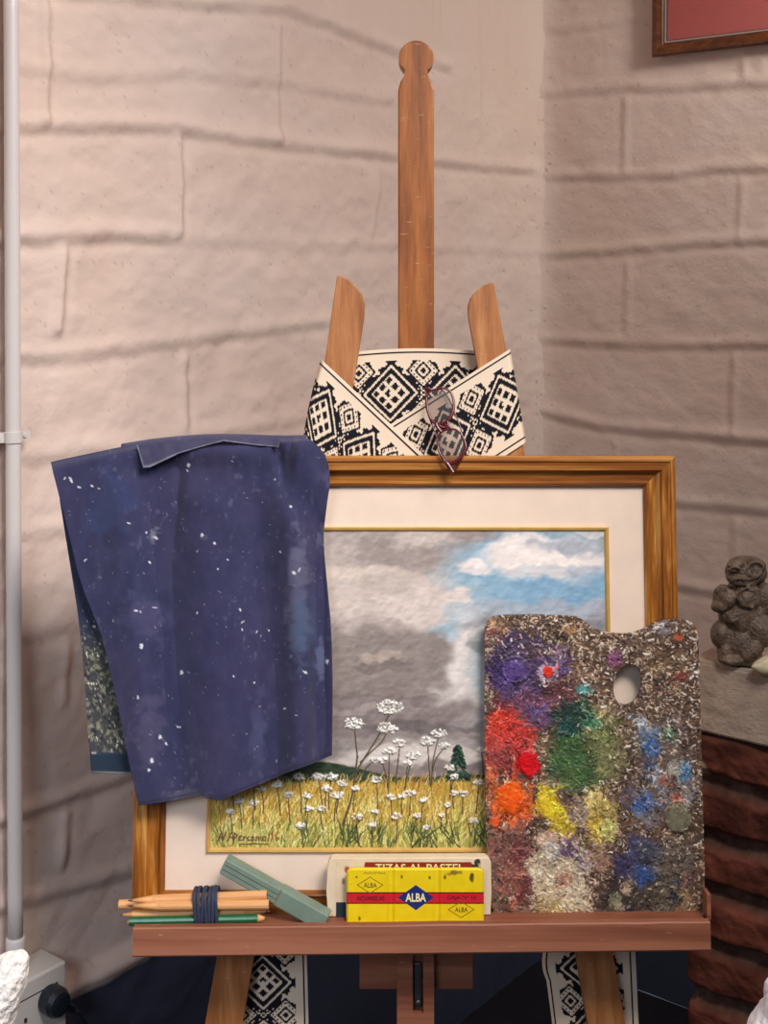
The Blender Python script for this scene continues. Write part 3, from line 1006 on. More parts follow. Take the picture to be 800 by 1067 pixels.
R = Raster(218, 552, 631, 886, 1.8, (160, 150, 146))
X, Y = R.X, R.Y
wx = X + 16 * (fbm(X / 26, Y / 20, 1, 5) - .5) * 2
wy = Y + 12 * (fbm(X / 24, Y / 18, 3, 5) - .5) * 2
brush = fbm(X / 9, Y / 3.2, 4, 4) - .5
brush2 = fbm((X + Y) / 5, (X - Y) / 14, 5, 4) - .5


def zone(f, rgb, a=1.0):
    R.mix(f * a, rgb)


def ez(cx, cy, rx, ry, rgb, a=1.0, soft=.3):
    d = np.hypot((wx - cx) / rx, (wy - cy) / ry)
    zone(1 - sst(1 - soft, 1 + soft, d), rgb, a)


zone(sst(600, 760, wy), (138, 130, 128))
# blue opening
ez(560, 600, 95, 52, (146, 186, 212))
ez(470, 640, 40, 30, (166, 196, 214))
ez(590, 615, 60, 18, (130, 174, 206), .8)
ez(460, 610, 25, 40, (152, 190, 212), .9)
# left clouds
ez(380, 580, 90, 34, (176, 168, 164))
ez(330, 590, 60, 24, (188, 180, 174))
ez(420, 575, 48, 20, (158, 150, 147), .9)
ez(440, 560, 34, 10, (205, 198, 192), .9)
ez(350, 632, 84, 34, (206, 197, 190))
ez(430, 628, 46, 26, (212, 204, 198))
ez(478, 626, 18, 10, (222, 216, 212))
ez(370, 600, 45, 9, (218, 208, 198), .8)
ez(400, 612, 40, 10, (192, 184, 178), .7)
ez(360, 655, 60, 10, (188, 180, 176), .8)
ez(395, 700, 82, 44, (142, 134, 131))
ez(350, 690, 50, 30, (150, 142, 138), .8)
ez(440, 690, 26, 28, (148, 141, 138), .9)
ez(396, 688, 26, 6, (178, 166, 158), .9); ez(392, 695, 30, 4, (122, 114, 112), .8)
# light pillar of cloud
ez(486, 700, 22, 62, (222, 221, 220))
ez(505, 715, 18, 58, (196, 210, 216), .9)
ez(470, 735, 26, 22, (216, 214, 212), .8)
ez(478, 757, 24, 7, (184, 190, 194), .7)
# white puffs on the blue
ez(491, 594, 18, 10, (236, 234, 232)); ez(486, 598, 14, 5, (214, 216, 222), .8)
ez(572, 582, 66, 22, (236, 234, 232)); ez(540, 570, 30, 16, (238, 236, 234))
ez(590, 570, 34, 9, (176, 186, 200), .9); ez(572, 588, 46, 7, (246, 243, 240)); ez(566, 597, 40, 4, (206, 212, 222), .7)
ez(610, 594, 20, 8, (150, 172, 200), .5)
ez(640, 552, 60, 5, (220, 226, 230), .7)
# darker band above the palette
ez(575, 640, 80, 14, (172, 182, 196), .8); ez(570, 652, 90, 10, (140, 146, 156), .9)
ez(500, 670, 16, 10, (140, 148, 152), .7)
# low sky
ez(400, 748, 90, 18, (136, 128, 128)); ez(440, 760, 60, 6, (112, 106, 106), .8); ez(380, 742, 50, 4, (166, 158, 156), .8)
ez(395, 728, 60, 3, (120, 112, 110), .6)
ez(380, 772, 110, 6, (150, 144, 142)); ez(420, 788, 120, 10, (206, 202, 198)); ez(470, 776, 60, 5, (174, 170, 170), .8)
ez(300, 780, 60, 14, (150, 146, 144))
R.c += brush[..., None] * .13 + brush2[..., None] * .11
R.c *= np.array([1.03, .985, .965])
R.h += .00010 * brush + .00008 * brush2
# hills
hill = 797 + 16 * sst(330, 420, X) - 3 * sst(430, 480, X) + 2 * (fbm(X / 9, Y * 0, 2, 3) - .5) - 8 * (1 - sst(230, 330, X))
zone(sst(-1, 1, Y - hill), (52, 66, 46))
R.c += (sst(-1, 1, Y - hill) * (fbm(X / 5, Y / 2, 6, 3) - .5) * .16)[..., None] * np.array([.8, 1, .7])
# field
fl = 817 - 6 * sst(300, 230, X) + 5 * (fbm(X / 6, Y * 0, 3, 3) - .5) - 3 * sst(400, 520, X)
fm = sst(-2, 3, Y - fl)
zone(fm, (192, 156, 66))
zone(fm * sst(846, 876, Y + 10 * (fbm(X / 20, Y / 20, 1, 3) - .5)), (176, 166, 84))
rr = random.Random(5)
gc_top = [(226, 182, 84), (206, 148, 62), (226, 190, 104), (170, 112, 48), (150, 132, 60), (236, 206, 128)]
gc_mid = [(234, 198, 92), (242, 216, 128), (246, 228, 160), (198, 150, 60), (178, 124, 54), (146, 138, 62), (240, 222, 150), (204, 196, 100)]
gc_low = [(226, 214, 118), (240, 230, 160), (158, 158, 74), (108, 124, 62), (232, 222, 140), (92, 104, 54), (188, 150, 64), (226, 210, 120)]
for i in range(3600):
    x = rr.uniform(216, 634); y = 814 + (rr.random() ** .85) * 74
    q = (y - 814) / 74
    L = rr.uniform(5, 9 + 9 * q); lean = rr.gauss(.22, .30)
    cs = gc_top if q < .3 else gc_mid if q < .68 else gc_low
    R.stroke([(x, y), (x + lean * L * .4, y - L * .55), (x + lean * L * 1.1, y - L)], rr.uniform(.5, 1.05), rr.choice(cs), rr.uniform(.6, 1), .55, .0005)
for i in range(130):                                       # dark tufts along the lower edge
    bx = rr.choice([230, 318, 356, 362, 368, 392, 428, 436, 446, 470, 498, 500]) + rr.gauss(0, 5); y = rr.uniform(868, 888)
    L = rr.uniform(9, 20); lean = rr.gauss(.1, .4)
    R.stroke([(bx, y), (bx + lean * L, y - L)], rr.uniform(.7, 1.2), rr.choice([(62, 78, 42), (84, 96, 50), (48, 60, 36), (110, 120, 60)]), .85, .6, .0004)
# conifer
for i in range(240):
    q = rr.random(); y = 779 + 36 * q; hw = 1 + 10.5 * q
    x = 474.5 + rr.uniform(-hw, hw); L = rr.uniform(2, 5)
    R.stroke([(x, y), (x + (1 if x > 474.5 else -1) * L * .7, y + L * .7)], 1.1, rr.choice([(34, 60, 48), (44, 76, 58), (26, 46, 38), (58, 88, 66)]), .95, .3, .0003)
# flower stems and white umbels


def umbel(x, y, r):
    r = r * 1.12
    for i in range(int(9 + r * r * .6)):
        a_, q = rr.uniform(0, 6.28), math.sqrt(rr.random()) * r
        px_, py_ = x + q * math.cos(a_), y + q * math.sin(a_) * .55
        R.stroke([(px_, py_), (px_ + rr.uniform(-1, 1), py_ + rr.uniform(-.6, .6))], rr.uniform(.8, 1.5), rr.choice([(240, 236, 226), (226, 220, 210), (246, 243, 236), (190, 180, 168), (212, 204, 192)]), .9, 0, .0007)
    R.stroke([(x - r * .6, y + r * .5), (x + r * .5, y + r * .55)], .8, (150, 138, 120), .6, 0, .0003)


SD = (74, 62, 46); SL2 = (150, 128, 92)


def stem(pts, w=.9):
    p = smooth_curve(pts, 14, 2)
    R.stroke(p, w, SD, .95, .25, .0006); R.stroke(p + np.array([.8, .1]), w * .45, SL2, .6, .2, .0003)


stem([(355, 862), (365, 832), (368, 806), (370, 790)], 1.3); stem([(370, 792), (368, 775), (367, 760)], .9)
stem([(369, 806), (380, 788), (392, 770), (404, 745)], 1.1); stem([(373, 797), (385, 785), (396, 776), (401, 764)], .9)
stem([(368, 818), (376, 806), (384, 798)], .8)
for x, y, r in ((404, 739.5, 12), (366, 757, 9.5), (401, 761.5, 9.5), (385, 795, 4)): umbel(x, y, r)
for (x, y, r, bx, by) in ((443, 775, 7, 446, 822), (455, 767, 7, 447, 820), (460, 780, 5, 448, 806), (414, 777, 6, 410, 820), (403, 785, 6, 402, 824),
                          (396, 795, 5, 402, 836), (428, 790, 6.5, 419, 826), (422, 798, 4, 420, 822), (390, 815, 5, 391, 850), (466, 803, 5, 466, 834), (471, 812, 4, 468, 830),
                          (499, 784, 4, 500, 820), (496, 818, 5, 493, 850), (329, 812, 6, 334, 850), (343, 812, 6, 340, 846), (354, 819, 5, 348, 850), (309, 812, 5, 312, 850),
                          (286, 820, 5.5, 290, 852), (270, 824, 4.5, 272, 850), (247, 837, 5, 250, 866), (263, 839, 4.5, 262, 862), (298, 831, 4.5, 300, 862), (319, 845, 5, 318, 870),
                          (338, 824, 5, 337, 850), (349, 831, 6, 346, 858), (368, 824, 4, 366, 850), (405, 833, 5, 406, 858), (425, 829, 5, 424, 852), (416, 832, 4, 416, 850),
                          (438, 836, 4, 436, 860), (388, 848, 4, 388, 868), (411, 853, 5, 410, 880), (311, 863, 5, 314, 886), (369, 853, 5.5, 372, 884), (386, 862, 4, 386, 880),
                          (490, 858, 5, 491, 882), (463, 841, 4, 463, 860), (480, 830, 5, 479, 850), (470, 829, 4, 470, 845), (442, 865, 4, 442, 884), (332, 845, 4, 334, 866),
                          (318, 832, 4, 316, 852), (238, 848, 4, 240, 866), (432, 852, 4, 432, 870), (457, 852, 3, 457, 866), (240, 812, 4, 242, 846), (262, 806, 4, 264, 846)):
    stem([(bx, by), ((bx * 2 + x) / 3 + rr.uniform(-1.5, 1.5), (by + y) / 2), (x, y + 2)], .7); umbel(x, y, r)
# signature strokes, lower left
R.blob(254, 874, 36, 9, (206, 190, 110), .55, .5, .3, 10)
SG = (96, 62, 40)
sig = [[(225, 879), (229, 870)], [(229, 870), (230.5, 877)], [(226.5, 875), (231, 874)], [(230.5, 878), (234, 869)],
       [(235, 879), (240, 869), (241.5, 878)], [(236.5, 875), (241, 874.5)], [(243, 870), (241.5, 882)], [(243, 871), (246, 872), (243, 876)],
       [(247, 878), (250, 873), (247.5, 873.5), (247.5, 878), (250.5, 877.5)], [(252, 874), (252, 878), (252, 875.5), (254.5, 874)],
       [(258.5, 874), (256, 875), (256.5, 878), (259, 877.5)], [(260.5, 876), (263, 874.5), (260.5, 874), (260.5, 878), (263.5, 877)],
       [(265, 878), (265.5, 874), (268, 874.5), (268, 878)], [(270, 874), (270, 878)], [(272, 874), (275, 874), (275, 878), (272, 878), (272, 874)],
       [(277.5, 879), (279, 869)], [(248, 882), (262, 881.5), (278, 882)]]
for q in sig: R.stroke(q, .75, SG, .9, 0, .0003)
for q in ([(281, 878), (282.5, 869), (280.5, 871.5)], [(288.5, 869.5), (285.5, 873), (286, 878), (289, 876), (286, 874.5)]): R.stroke(q, .75, (150, 70, 40), .9, 0, .0003)
# canvas is darker paint at the very edge nowhere; plain raster mapped onto the panel
pu0, pv0 = gx0 + .0050, gy0 + .0050
pu1, pv1 = gx1 - .0050, gy1 - .0050
Us = pu0 + (pu1 - pu0) * (R.X - R.x0) / (R.X.max() - R.x0)
Vs = pv1 - (pv1 - pv0) * (R.Y - R.y0) / (R.Y.max() - R.y0)
grid_mesh('canvas', L3(Us, Vs, .0101 + R.h), M['paint'], painting, R.c, None, lambda V: V - EN * ((V - EO) @ EN - .0090)[:, None], True)

# =================================================================== PALETTE
Rp = Raster(500, 636, 740, 962, 2.0, (112, 92, 78))
X, Y = Rp.X, Rp.Y
fine = fbm(X / 3.2, Y / 3.2, 1, 3) - .5
med = fbm(X / 11, Y / 11, 2, 4) - .5
Rp.c += fine[..., None] * .22 + med[..., None] * np.array([.22, .18, .16])
hm = .0024 * med + .0009 * fine


def cells(sz, seed, stretch=1.0):
    r = np.random.default_rng(seed)
    g = 260
    jx, jy, val = r.random((g, g)), r.random((g, g)), r.random((g, g))
    a_ = fbm(X / 30, Y / 30, seed, 2) * 5
    xx = X + 1.3 * (fbm(X / 4, Y / 4, seed, 2) - .5) * 2; yy = Y + 1.3 * (fbm(X / 4, Y / 4, seed + 1, 2) - .5) * 2
    gx, gy = xx / sz, yy / sz
    ix, iy = np.floor(gx).astype(int), np.floor(gy).astype(int)
    best = np.full(X.shape, 9.0); v = np.zeros(X.shape)
    for oy in (-1, 0, 1):
        for ox in (-1, 0, 1):
            cx_, cy_ = (ix + ox) % g, (iy + oy) % g
            d = (ix + ox + jx[cy_, cx_] - gx) ** 2 + (iy + oy + jy[cy_, cx_] - gy) ** 2
            m = d < best
            best = np.where(m, d, best); v = np.where(m, val[cy_, cx_], v)
    return v, np.sqrt(best)


c1, e1_ = cells(2.6, 21); c2, e2_ = cells(4.6, 22); c3, e3_ = cells(1.7, 23)


def fleck_cols(v):
    st = np.array([[58, 44, 40], [84, 66, 56], [108, 86, 74], [126, 100, 84], [148, 118, 98], [176, 146, 120], [214, 194, 168], [234, 220, 200]]) / 255.
    lim = np.array([0, .22, .42, .58, .70, .80, .89, .95])
    return st[np.clip(np.searchsorted(lim, v, 'right') - 1, 0, 7)]


Rp.c = hexc(98, 74, 60) + (fbm(X / 9, Y / 9, 2, 4)[..., None] - .5) * np.array([.16, .14, .12])
COVER = np.zeros(X.shape)


def pblob(cx, cy, rx, ry, rgb, a=1.0, soft=.35, wob=.35, sc=14, rot=0, seed=0, h=0):
    dx, dy = X - cx, Y - cy
    c_, q_ = math.cos(rot), math.sin(rot)
    dx, dy = dx * c_ + dy * q_, -dx * q_ + dy * c_
    d = np.hypot(dx / rx, dy / ry) + wob * (fbm(X / sc, Y / sc, seed, 4) - .5) * 2
    m = 1 - sst(1 - soft, 1 + soft, d)
    k = a * sst(.22, .70, m + (c2 - .5) * .30)
    Rp.c += (hexc(*rgb) * .94 - Rp.c) * k[..., None]
    np.maximum(COVER, k, out=COVER)
    Rp.h += h * m


tanfleck = [(222, 200, 172), (200, 168, 130), (236, 222, 200), (176, 140, 110), (90, 66, 54), (64, 48, 44), (150, 116, 92)]
Rp.speckle(300, (503, 638, 735, 760), 2.6, tanfleck, 1, .8, .0006)
b = pblob
# violet corner
b(540, 695, 36, 34, (72, 54, 84), .9, .5, .6, 16, 0, 1); b(535, 668, 16, 11, (72, 58, 88), .8, .5, .6, 9, 0, 2)
b(516, 700, 10, 16, (66, 50, 98), .9, .5, .5, 8, 0, 3); b(528, 716, 10, 14, (96, 74, 124), .8, .5, .5, 8, 0, 4)
b(537, 698, 14, 12, (98, 76, 128), 1, .25, .25, 8, .4, 5, .0012); b(536, 699, 8, 10, (84, 62, 124), .9, .4, .3, 6, .3, 6)
b(575, 692, 17, 17, (94, 70, 118), .75, .5, .6, 8, 0, 7); b(583, 683, 8, 8, (142, 118, 172), .7, .5, .5, 6, 0, 1)
b(570, 701, 9, 9, (226, 206, 216), .7, .4, .5, 5, 0, 2); b(571, 700, 5, 6.5, (226, 52, 32), 1, .3, .2, 5, 0, 3, .0012)
b(512, 664, 9, 10, (146, 84, 78), .8, .5, .5, 7, 0, 4); b(512, 668, 4, 4, (78, 110, 86), .7)
b(585, 722, 20, 12, (106, 62, 66), .8, .5, .6, 8, 0, 5); b(555, 735, 34, 12, (122, 72, 96), .85, .5, .6, 9, 0, 6)
b(522, 734, 12, 9, (122, 50, 62), .8, .5, .5, 7, 0, 7); b(560, 746, 14, 10, (96, 82, 136), .8, .5, .5, 8, 0, 1); b(565, 755, 9, 9, (110, 70, 110), .8)
b(640, 687, 8, 8, (146, 80, 132), .8, .5, .5, 6, 0, 2); b(566, 680, 26, 6, (110, 84, 70), .5)
# red, orange, lake
b(530, 775, 28, 30, (196, 66, 54), .9, .4, .5, 10, 0, 3); b(522, 752, 16, 10, (222, 62, 46), .9, .5, .5, 8, 0, 4); b(512, 790, 10, 22, (190, 72, 60), .8, .5, .4, 8, 0, 5)
b(524, 790, 18, 12, (152, 70, 70), .7, .5, .6, 6, 0, 6); b(540, 768, 16, 12, (216, 66, 58), .8, .5, .5, 7, 0, 7)
b(551, 796, 11.5, 14.5, (222, 20, 30), 1, .22, .28, 8, -.3, 1, .0022)
b(533, 838, 21, 25, (236, 108, 52), .95, .35, .4, 10, 0, 2); b(531, 832, 14, 18, (250, 98, 20), 1, .3, .3, 9, -.2, 3, .0012); b(540, 852, 12, 12, (238, 92, 44), .8)
b(516, 856, 6, 7, (238, 92, 44), 1, .3, .3, 5, 0, 4, .0008); b(512, 818, 7, 22, (222, 112, 70), .7, .5, .5, 8, 0, 5)
b(530, 895, 27, 36, (146, 96, 84), .85, .4, .5, 10, 0, 6); b(545, 888, 14, 16, (108, 52, 52), .75, .5, .7, 7, 0, 7); b(550, 925, 14, 18, (112, 56, 56), .8, .5, .6, 8, 0, 1)
b(532, 915, 14, 14, (176, 110, 90), .7, .5, .6, 8, 0, 2); b(528, 950, 26, 10, (122, 92, 74), .8, .4, .4, 8, 0, 3); b(512, 930, 8, 30, (124, 96, 82), .8, .4, .4, 8, 0, 4)
b(534, 943, 5, 8, (214, 126, 100), .9, .3, .2, 5, 0, 5, .002)
# greens
b(605, 775, 36, 42, (72, 88, 52), .95, .3, .4, 14, 0, 6); b(597, 745, 22, 14, (40, 62, 54), .9, .4, .5, 9, 0, 7); b(590, 760, 12, 10, (30, 72, 72), .7, .5, .5, 7, 0, 1)
b(592, 795, 24, 26, (74, 104, 62), .9, .5, .4, 10, 0, 2); b(628, 770, 20, 26, (122, 124, 78), .75, .5, .6, 8, 0, 3); b(637, 795, 14, 20, (142, 138, 92), .7, .5, .6, 7, 0, 4)
b(608, 718, 8, 6, (88, 158, 150), .9, .4, .5, 5, 0, 5); b(619, 748, 9, 7, (54, 122, 96), .8, .4, .5, 6, 0, 6); b(630, 742, 12, 10, (188, 172, 122), .6, .5, .6, 6, 0, 7)
b(596, 814, 14, 12, (90, 112, 66), .8, .5, .5, 7, 0, 1); b(575, 818, 12, 8, (150, 140, 100), .6)
# yellows
b(575, 845, 13, 26, (222, 184, 40), .95, .3, .35, 9, -.55, 2, .0014); b(572, 840, 7, 16, (238, 206, 48), .8, .4, .4, 6, -.5, 3); b(590, 862, 12, 12, (226, 190, 62), .85, .4, .4, 6, 0, 4)
b(625, 855, 18, 28, (212, 184, 104), .9, .35, .45, 9, 0, 5, .0014); b(622, 866, 11, 14, (224, 180, 62), .9, .4, .4, 7, 0, 6); b(634, 866, 9, 14, (206, 200, 120), .8, .4, .4, 6, 0, 7); b(618, 830, 10, 10, (232, 206, 132), .8)
b(602, 845, 10, 18, (176, 150, 132), .85, .4, .5, 6, 0, 1)
# pale mixing mound
b(583, 915, 34, 44, (208, 188, 158), .95, .3, .4, 12, 0, 2, .0016); b(575, 875, 18, 10, (216, 178, 152), .8, .4, .5, 7, 0, 3); b(590, 884, 11, 9, (112, 80, 112), .95, .3, .4, 6, .4, 4)
b(575, 886, 9, 8, (140, 150, 158), .7); b(610, 900, 9, 9, (158, 140, 152), .7, .5, .5, 6, 0, 5); b(588, 917, 9, 8, (178, 118, 100), .8, .4, .5, 6, 0, 6)
b(578, 945, 22, 13, (184, 154, 96), .85, .4, .4, 8, 0, 7); b(570, 930, 10, 12, (222, 196, 160), .7); b(598, 935, 14, 14, (226, 208, 178), .8, .4, .5, 7, 0, 1)
b(625, 892, 12, 14, (186, 146, 122), .8, .5, .6, 6, 0, 2)
# blues and greys
b(690, 800, 30, 52, (122, 112, 110), .55, .6, .6, 14, 0, 2)
b(676, 768, 11, 13, (126, 142, 168), .95, .35, .45, 7, .5, 3, .001); b(667, 752, 7, 7, (180, 186, 192), .8, .4, .5, 5, 0, 4); b(680, 780, 10, 8, (66, 106, 160), .95, .35, .4, 6, 0, 5)
b(697, 765, 7, 6, (84, 130, 100), .8, .4, .5, 5, 0, 6); b(712, 806, 6, 11, (58, 112, 164), .95, .3, .4, 6, 0, 7, .001); b(675, 798, 5, 9, (64, 84, 130), .8)
b(683, 810, 9, 12, (166, 170, 180), .8, .4, .5, 6, 0, 1); b(702, 800, 8, 9, (206, 196, 178), .7, .4, .5, 5, 0, 2); b(693, 816, 9, 6, (160, 84, 62), .9, .4, .4, 5, .5, 3)
b(718, 822, 8, 14, (160, 156, 160), .7, .5, .5, 6, 0, 4); b(705, 832, 7, 4, (196, 96, 74), .9, .3, .4, 4, 0, 5)
b(669, 838, 13, 12, (118, 132, 168), .9, .4, .5, 6, 0, 6); b(667, 836, 6, 7, (64, 98, 168), .9, .4, .5, 5, 0, 7); b(693, 828, 9, 8, (176, 176, 184), .7)
b(653, 832, 9, 12, (98, 86, 100), .8, .4, .5, 6, 0, 1); b(680, 855, 14, 8, (126, 116, 116), .7)
b(707, 852, 13.5, 15.5, (112, 106, 84), 1, .15, .12, 8, 0, 2, .0016); b(709, 850, 10, 11, (128, 122, 98), .9, .3, .2, 8, 0, 3)
b(665, 895, 22, 26, (70, 72, 104), .9, .4, .5, 9, 0, 4); b(672, 910, 13, 13, (52, 82, 138), .85, .4, .5, 7, 0, 5); b(648, 905, 10, 14, (66, 60, 94), .85, .4, .5, 6, 0, 6); b(656, 908, 5, 6, (96, 46, 56), .8)
b(680, 890, 16, 14, (80, 80, 90), .9, .4, .4, 8, 0, 7); b(703, 900, 22, 24, (110, 98, 86), .75, .5, .6, 8, 0, 1); b(718, 915, 10, 10, (126, 88, 88), .7)
b(650, 940, 30, 22, (70, 60, 54), .95, .35, .5, 10, 0, 2); b(690, 938, 24, 22, (82, 72, 62), .95, .3, .35, 9, 0, 3); b(688, 936, 14, 14, (104, 92, 76), .8, .3, .3, 7, 0, 4); b(704, 928, 5, 12, (46, 50, 64), .8)
b(640, 936, 7, 6, (150, 146, 116), .8, .4, .5, 5, 0, 5); b(652, 924, 6, 7, (206, 176, 142), .9, .4, .5, 5, 0, 6); b(645, 945, 5, 5, (176, 168, 136), .8); b(668, 955, 30, 5, (44, 46, 58), .8)
b(713, 935, 8, 9, (176, 146, 108), .7, .4, .5, 5, 0, 7); b(715, 950, 12, 7, (140, 110, 84), .7)
b(706, 664, 6, 4, (198, 96, 62), .9, .4, .5, 4, 0, 1); b(710, 704, 7, 6, (148, 70, 60), .8, .4, .6, 5, 0, 2); b(690, 655, 10, 7, (160, 158, 168), .7, .5, .5, 5, 0, 3); b(695, 690, 18, 14, (122, 98, 66), .6, .5, .6, 8, 0, 4)
b(594, 655, 9, 5, (196, 146, 92), .8); b(516, 648, 9, 6, (200, 158, 120), .8)
# knife and brush marks: short strokes that drag the paint they start in
rs = random.Random(42)
FA = fbm(X / 26, Y / 26, 5, 2) * 9
CRM = [(232, 214, 190), (214, 190, 160), (244, 234, 218), (196, 160, 128), (176, 140, 112)]
DKS = [(60, 46, 42), (74, 58, 50), (48, 40, 40), (92, 70, 60)]


def at_px(x, y):
    return int(np.clip((y - Rp.y0) * Rp.ky, 0, Rp.H - 1)), int(np.clip((x - Rp.x0) * Rp.kx, 0, Rp.W - 1))


def marks_pass(n, lmin, lmax, wmin, wmax, pc, pd, jit, vary, hh):
    for _ in range(n):
        x, y = rs.uniform(502, 738), rs.uniform(638, 960)
        cov = COVER[at_px(x, y)]
        q = rs.random(); bare = max(0, 1 - 1.15 * cov) + .03
        if q < pc * bare: colr = rs.choice(CRM)
        elif q < (pc + pd) * bare: colr = rs.choice(DKS)
        else:
            base_c = Rp.c[at_px(x + rs.gauss(0, jit), y + rs.gauss(0, jit))]
            colr = np.clip(base_c * (1 + rs.gauss(0, vary)) + rs.gauss(0, .012), .02, 1) * 255
        t_ = FA[at_px(x, y)] + rs.gauss(0, .7)
        l_ = rs.uniform(lmin, lmax); w_ = rs.uniform(wmin, wmax)
        bx, by = l_ * .5 * math.cos(t_ + .5), l_ * .5 * math.sin(t_ + .5)
        Rp.stroke([(x, y), (x + bx, y + by), (x + l_ * math.cos(t_), y + l_ * math.sin(t_))], w_, tuple(colr), rs.uniform(.55, 1), .4, rs.uniform(.15, 1) * hh)


marks_pass(4200, 3, 8, .9, 2.0, .10, .20, 3.6, .20, .0005)
marks_pass(8000, 1.5, 4.5, .5, 1.2, .24, .20, 2.4, .24, .0004)
# fresh paint
for (x, y, rx, ry, rgb, rot) in ((551, 796, 9.5, 12.5, (218, 16, 28), -.3), (531, 832, 11, 15, (246, 92, 20), -.2), (571, 700, 4.2, 5.5, (224, 50, 30), 0), (516, 856, 4.5, 5.5, (236, 92, 42), 0),
                                 (536, 699, 8, 9.5, (92, 68, 126), .4), (707, 852, 11, 13, (116, 110, 88), 0), (571, 842, 6, 13, (230, 198, 44), -.55)):
    dx, dy = X - x, Y - y
    c_, q_ = math.cos(rot), math.sin(rot)
    d = np.hypot((dx * c_ + dy * q_) / rx, (-dx * q_ + dy * c_) / ry) + .35 * (fbm(X / 6, Y / 6, 3, 3) - .5) * 2
    m = 1 - sst(.8, 1.2, d)
    Rp.c += (hexc(*rgb) * (.9 + .2 * fbm(X / 5, Y / 9, 2, 3))[..., None] - Rp.c) * (m * .8)[..., None]
    Rp.h = Rp.h * (1 - .6 * m) + .0016 * m
marks_pass(2200, 1.0, 3.0, .35, .8, .5, .2, 1.5, .3, .0004)
Rp.speckle(260, (600, 640, 735, 760), 3.2, [(236, 220, 196), (216, 196, 168), (246, 238, 224)], 12, .9, .0008)
Rp.speckle(160, (505, 640, 640, 690), 3.0, [(232, 212, 184), (210, 178, 140), (240, 228, 208)], 13, .9, .0008)
Rp.speckle(200, (555, 870, 620, 958), 3.4, [(236, 222, 198), (222, 200, 168), (190, 160, 130)], 14, .8, .0010)
Rp.speckle(120, (640, 740, 735, 958), 2.6, [(220, 204, 184), (196, 180, 166)], 15, .85, .0007)
# shallow dried skins with a raised rim
for (x, y, rx, ry) in ((537, 698, 14, 13), (707, 851, 14, 16), (690, 937, 16, 15)):
    d = np.hypot((X - x) / rx, (Y - y) / ry)
    Rp.h += .0012 * np.exp(-((d - 1) / .10) ** 2)

outl = [(505, 656), (507, 647), (514, 641.5), (540, 640.5), (598, 641.5), (607, 645), (616, 653), (628, 658.5), (645, 660.5), (658, 660), (672, 655), (682, 648.5), (694, 645),
        (712, 645), (721, 648), (726.5, 655), (728, 668), (730.5, 760), (735.3, 948), (731, 957), (520, 957), (513, 950), (509, 930), (506, 860), (504.5, 760)]
outl = smooth_curve(outl + [outl[0]], 400, 1)
pxs, pys = outl[:, 0], outl[:, 1]
inside = np.zeros(X.shape, bool)
j = len(pxs) - 1
for i in range(len(pxs)):                                 # even-odd test
    cnd = ((pys[i] > Y) != (pys[j] > Y))
    with np.errstate(divide='ignore', invalid='ignore'):
        xi = (pxs[j] - pxs[i]) * (Y - pys[i]) / (pys[j] - pys[i]) + pxs[i]
    inside ^= cnd & (X < xi)
    j = i
dx, dy = X - 653.8, Y - 713.5
ca, sa = math.cos(.22), math.sin(.22)
hole = np.hypot((dx * ca + dy * sa * -1 * -1) / 14.2, (-dx * sa + dy * ca) / 21.5) < 1
dxr, dyr = dx * ca - dy * sa * -1, 0
inside &= ~hole
pal_w = .0335
pal = grid_mesh('palette', P(X, Y, pal_w + np.clip(Rp.h + hm, -.001, .006)), M['palette'], None, Rp.c, inside,
                lambda V: V - EN * ((V - EO) @ EN - .0275)[:, None], True)
pc_ = L3(uvw(620, 800, .03)[0], vfloor(.2), .03)
pal.data.transform(Matrix.Translation(-Vector(pc_))); pal.location = Vector(pc_)
tag(pal, 'rectangular artist palette crusted with multicoloured dried oil paint, leaning on the painting', 'palette')

# =================================================================== YELLOW WATERCOLOUR TIN + PASTEL BOX
tin = thing('paint_tin', 'yellow watercolour tin with red stripe and blue diamond standing on the tray', 'paint box', L3(uvw(432, 950, .05)[0], vfloor(.0), .055))
Rt = Raster(361, 904.5, 504, 967, 4.0, (238, 206, 22))
X, Y = Rt.X, Rt.Y
Rt.c += (fbm(X / 10, Y / 10, 1, 4)[..., None] - .5) * np.array([.06, .07, .06])
for xs_ in (408.5, 456.5):
    d = X - xs_; Rt.h += -.0011 * np.exp(-(d / 1.6) ** 2) + .0005 * np.exp(-((np.abs(d) - 3.4) / 1.5) ** 2)
stripe = ((Y > 930.2) & (Y < 941.6))
Rt.c[stripe] = hexc(206, 34, 48)
for yb_ in (930.2, 941.2): Rt.c[np.abs(Y - yb_) < .65] = hexc(62, 26, 40)
dm = np.abs(X - 433.2) / 18.5 + np.abs(Y - 935.3) / 13.2
Rt.c[dm < 1] = hexc(34, 46, 112)
for cx, cy in ((385.5, 922.3), (480.3, 947.8)):
    d = np.abs(X - cx) / 13.2 + np.abs(Y - cy) / 8.4
    Rt.c[np.abs(d - 1) < .055] = hexc(110, 84, 26)
Rt.blob(474, 909.5, 7, 2.4, (110, 86, 40), .7, .4, .9, 3, 0, 2); Rt.blob(491.5, 914, 2.2, 5.0, (84, 62, 34), .9, .4, .7, 3, 0, 3); Rt.blob(463.5, 914, 1.3, 2.2, (96, 70, 34), .8)
Rt.blob(418.5, 913.5, 1.2, 2, (100, 76, 34), .8); Rt.blob(447.5, 914.5, 1.4, 2, (100, 76, 34), .8); Rt.blob(374.5, 957, 1.2, 2.2, (90, 70, 40), .8); Rt.blob(371.5, 914, 1, 1, (110, 86, 40), .8)
Rt.speckle(90, (362, 904, 503, 958), .9, [(150, 120, 30), (200, 170, 30), (250, 226, 90)], 3, .6)
rad = 6.0
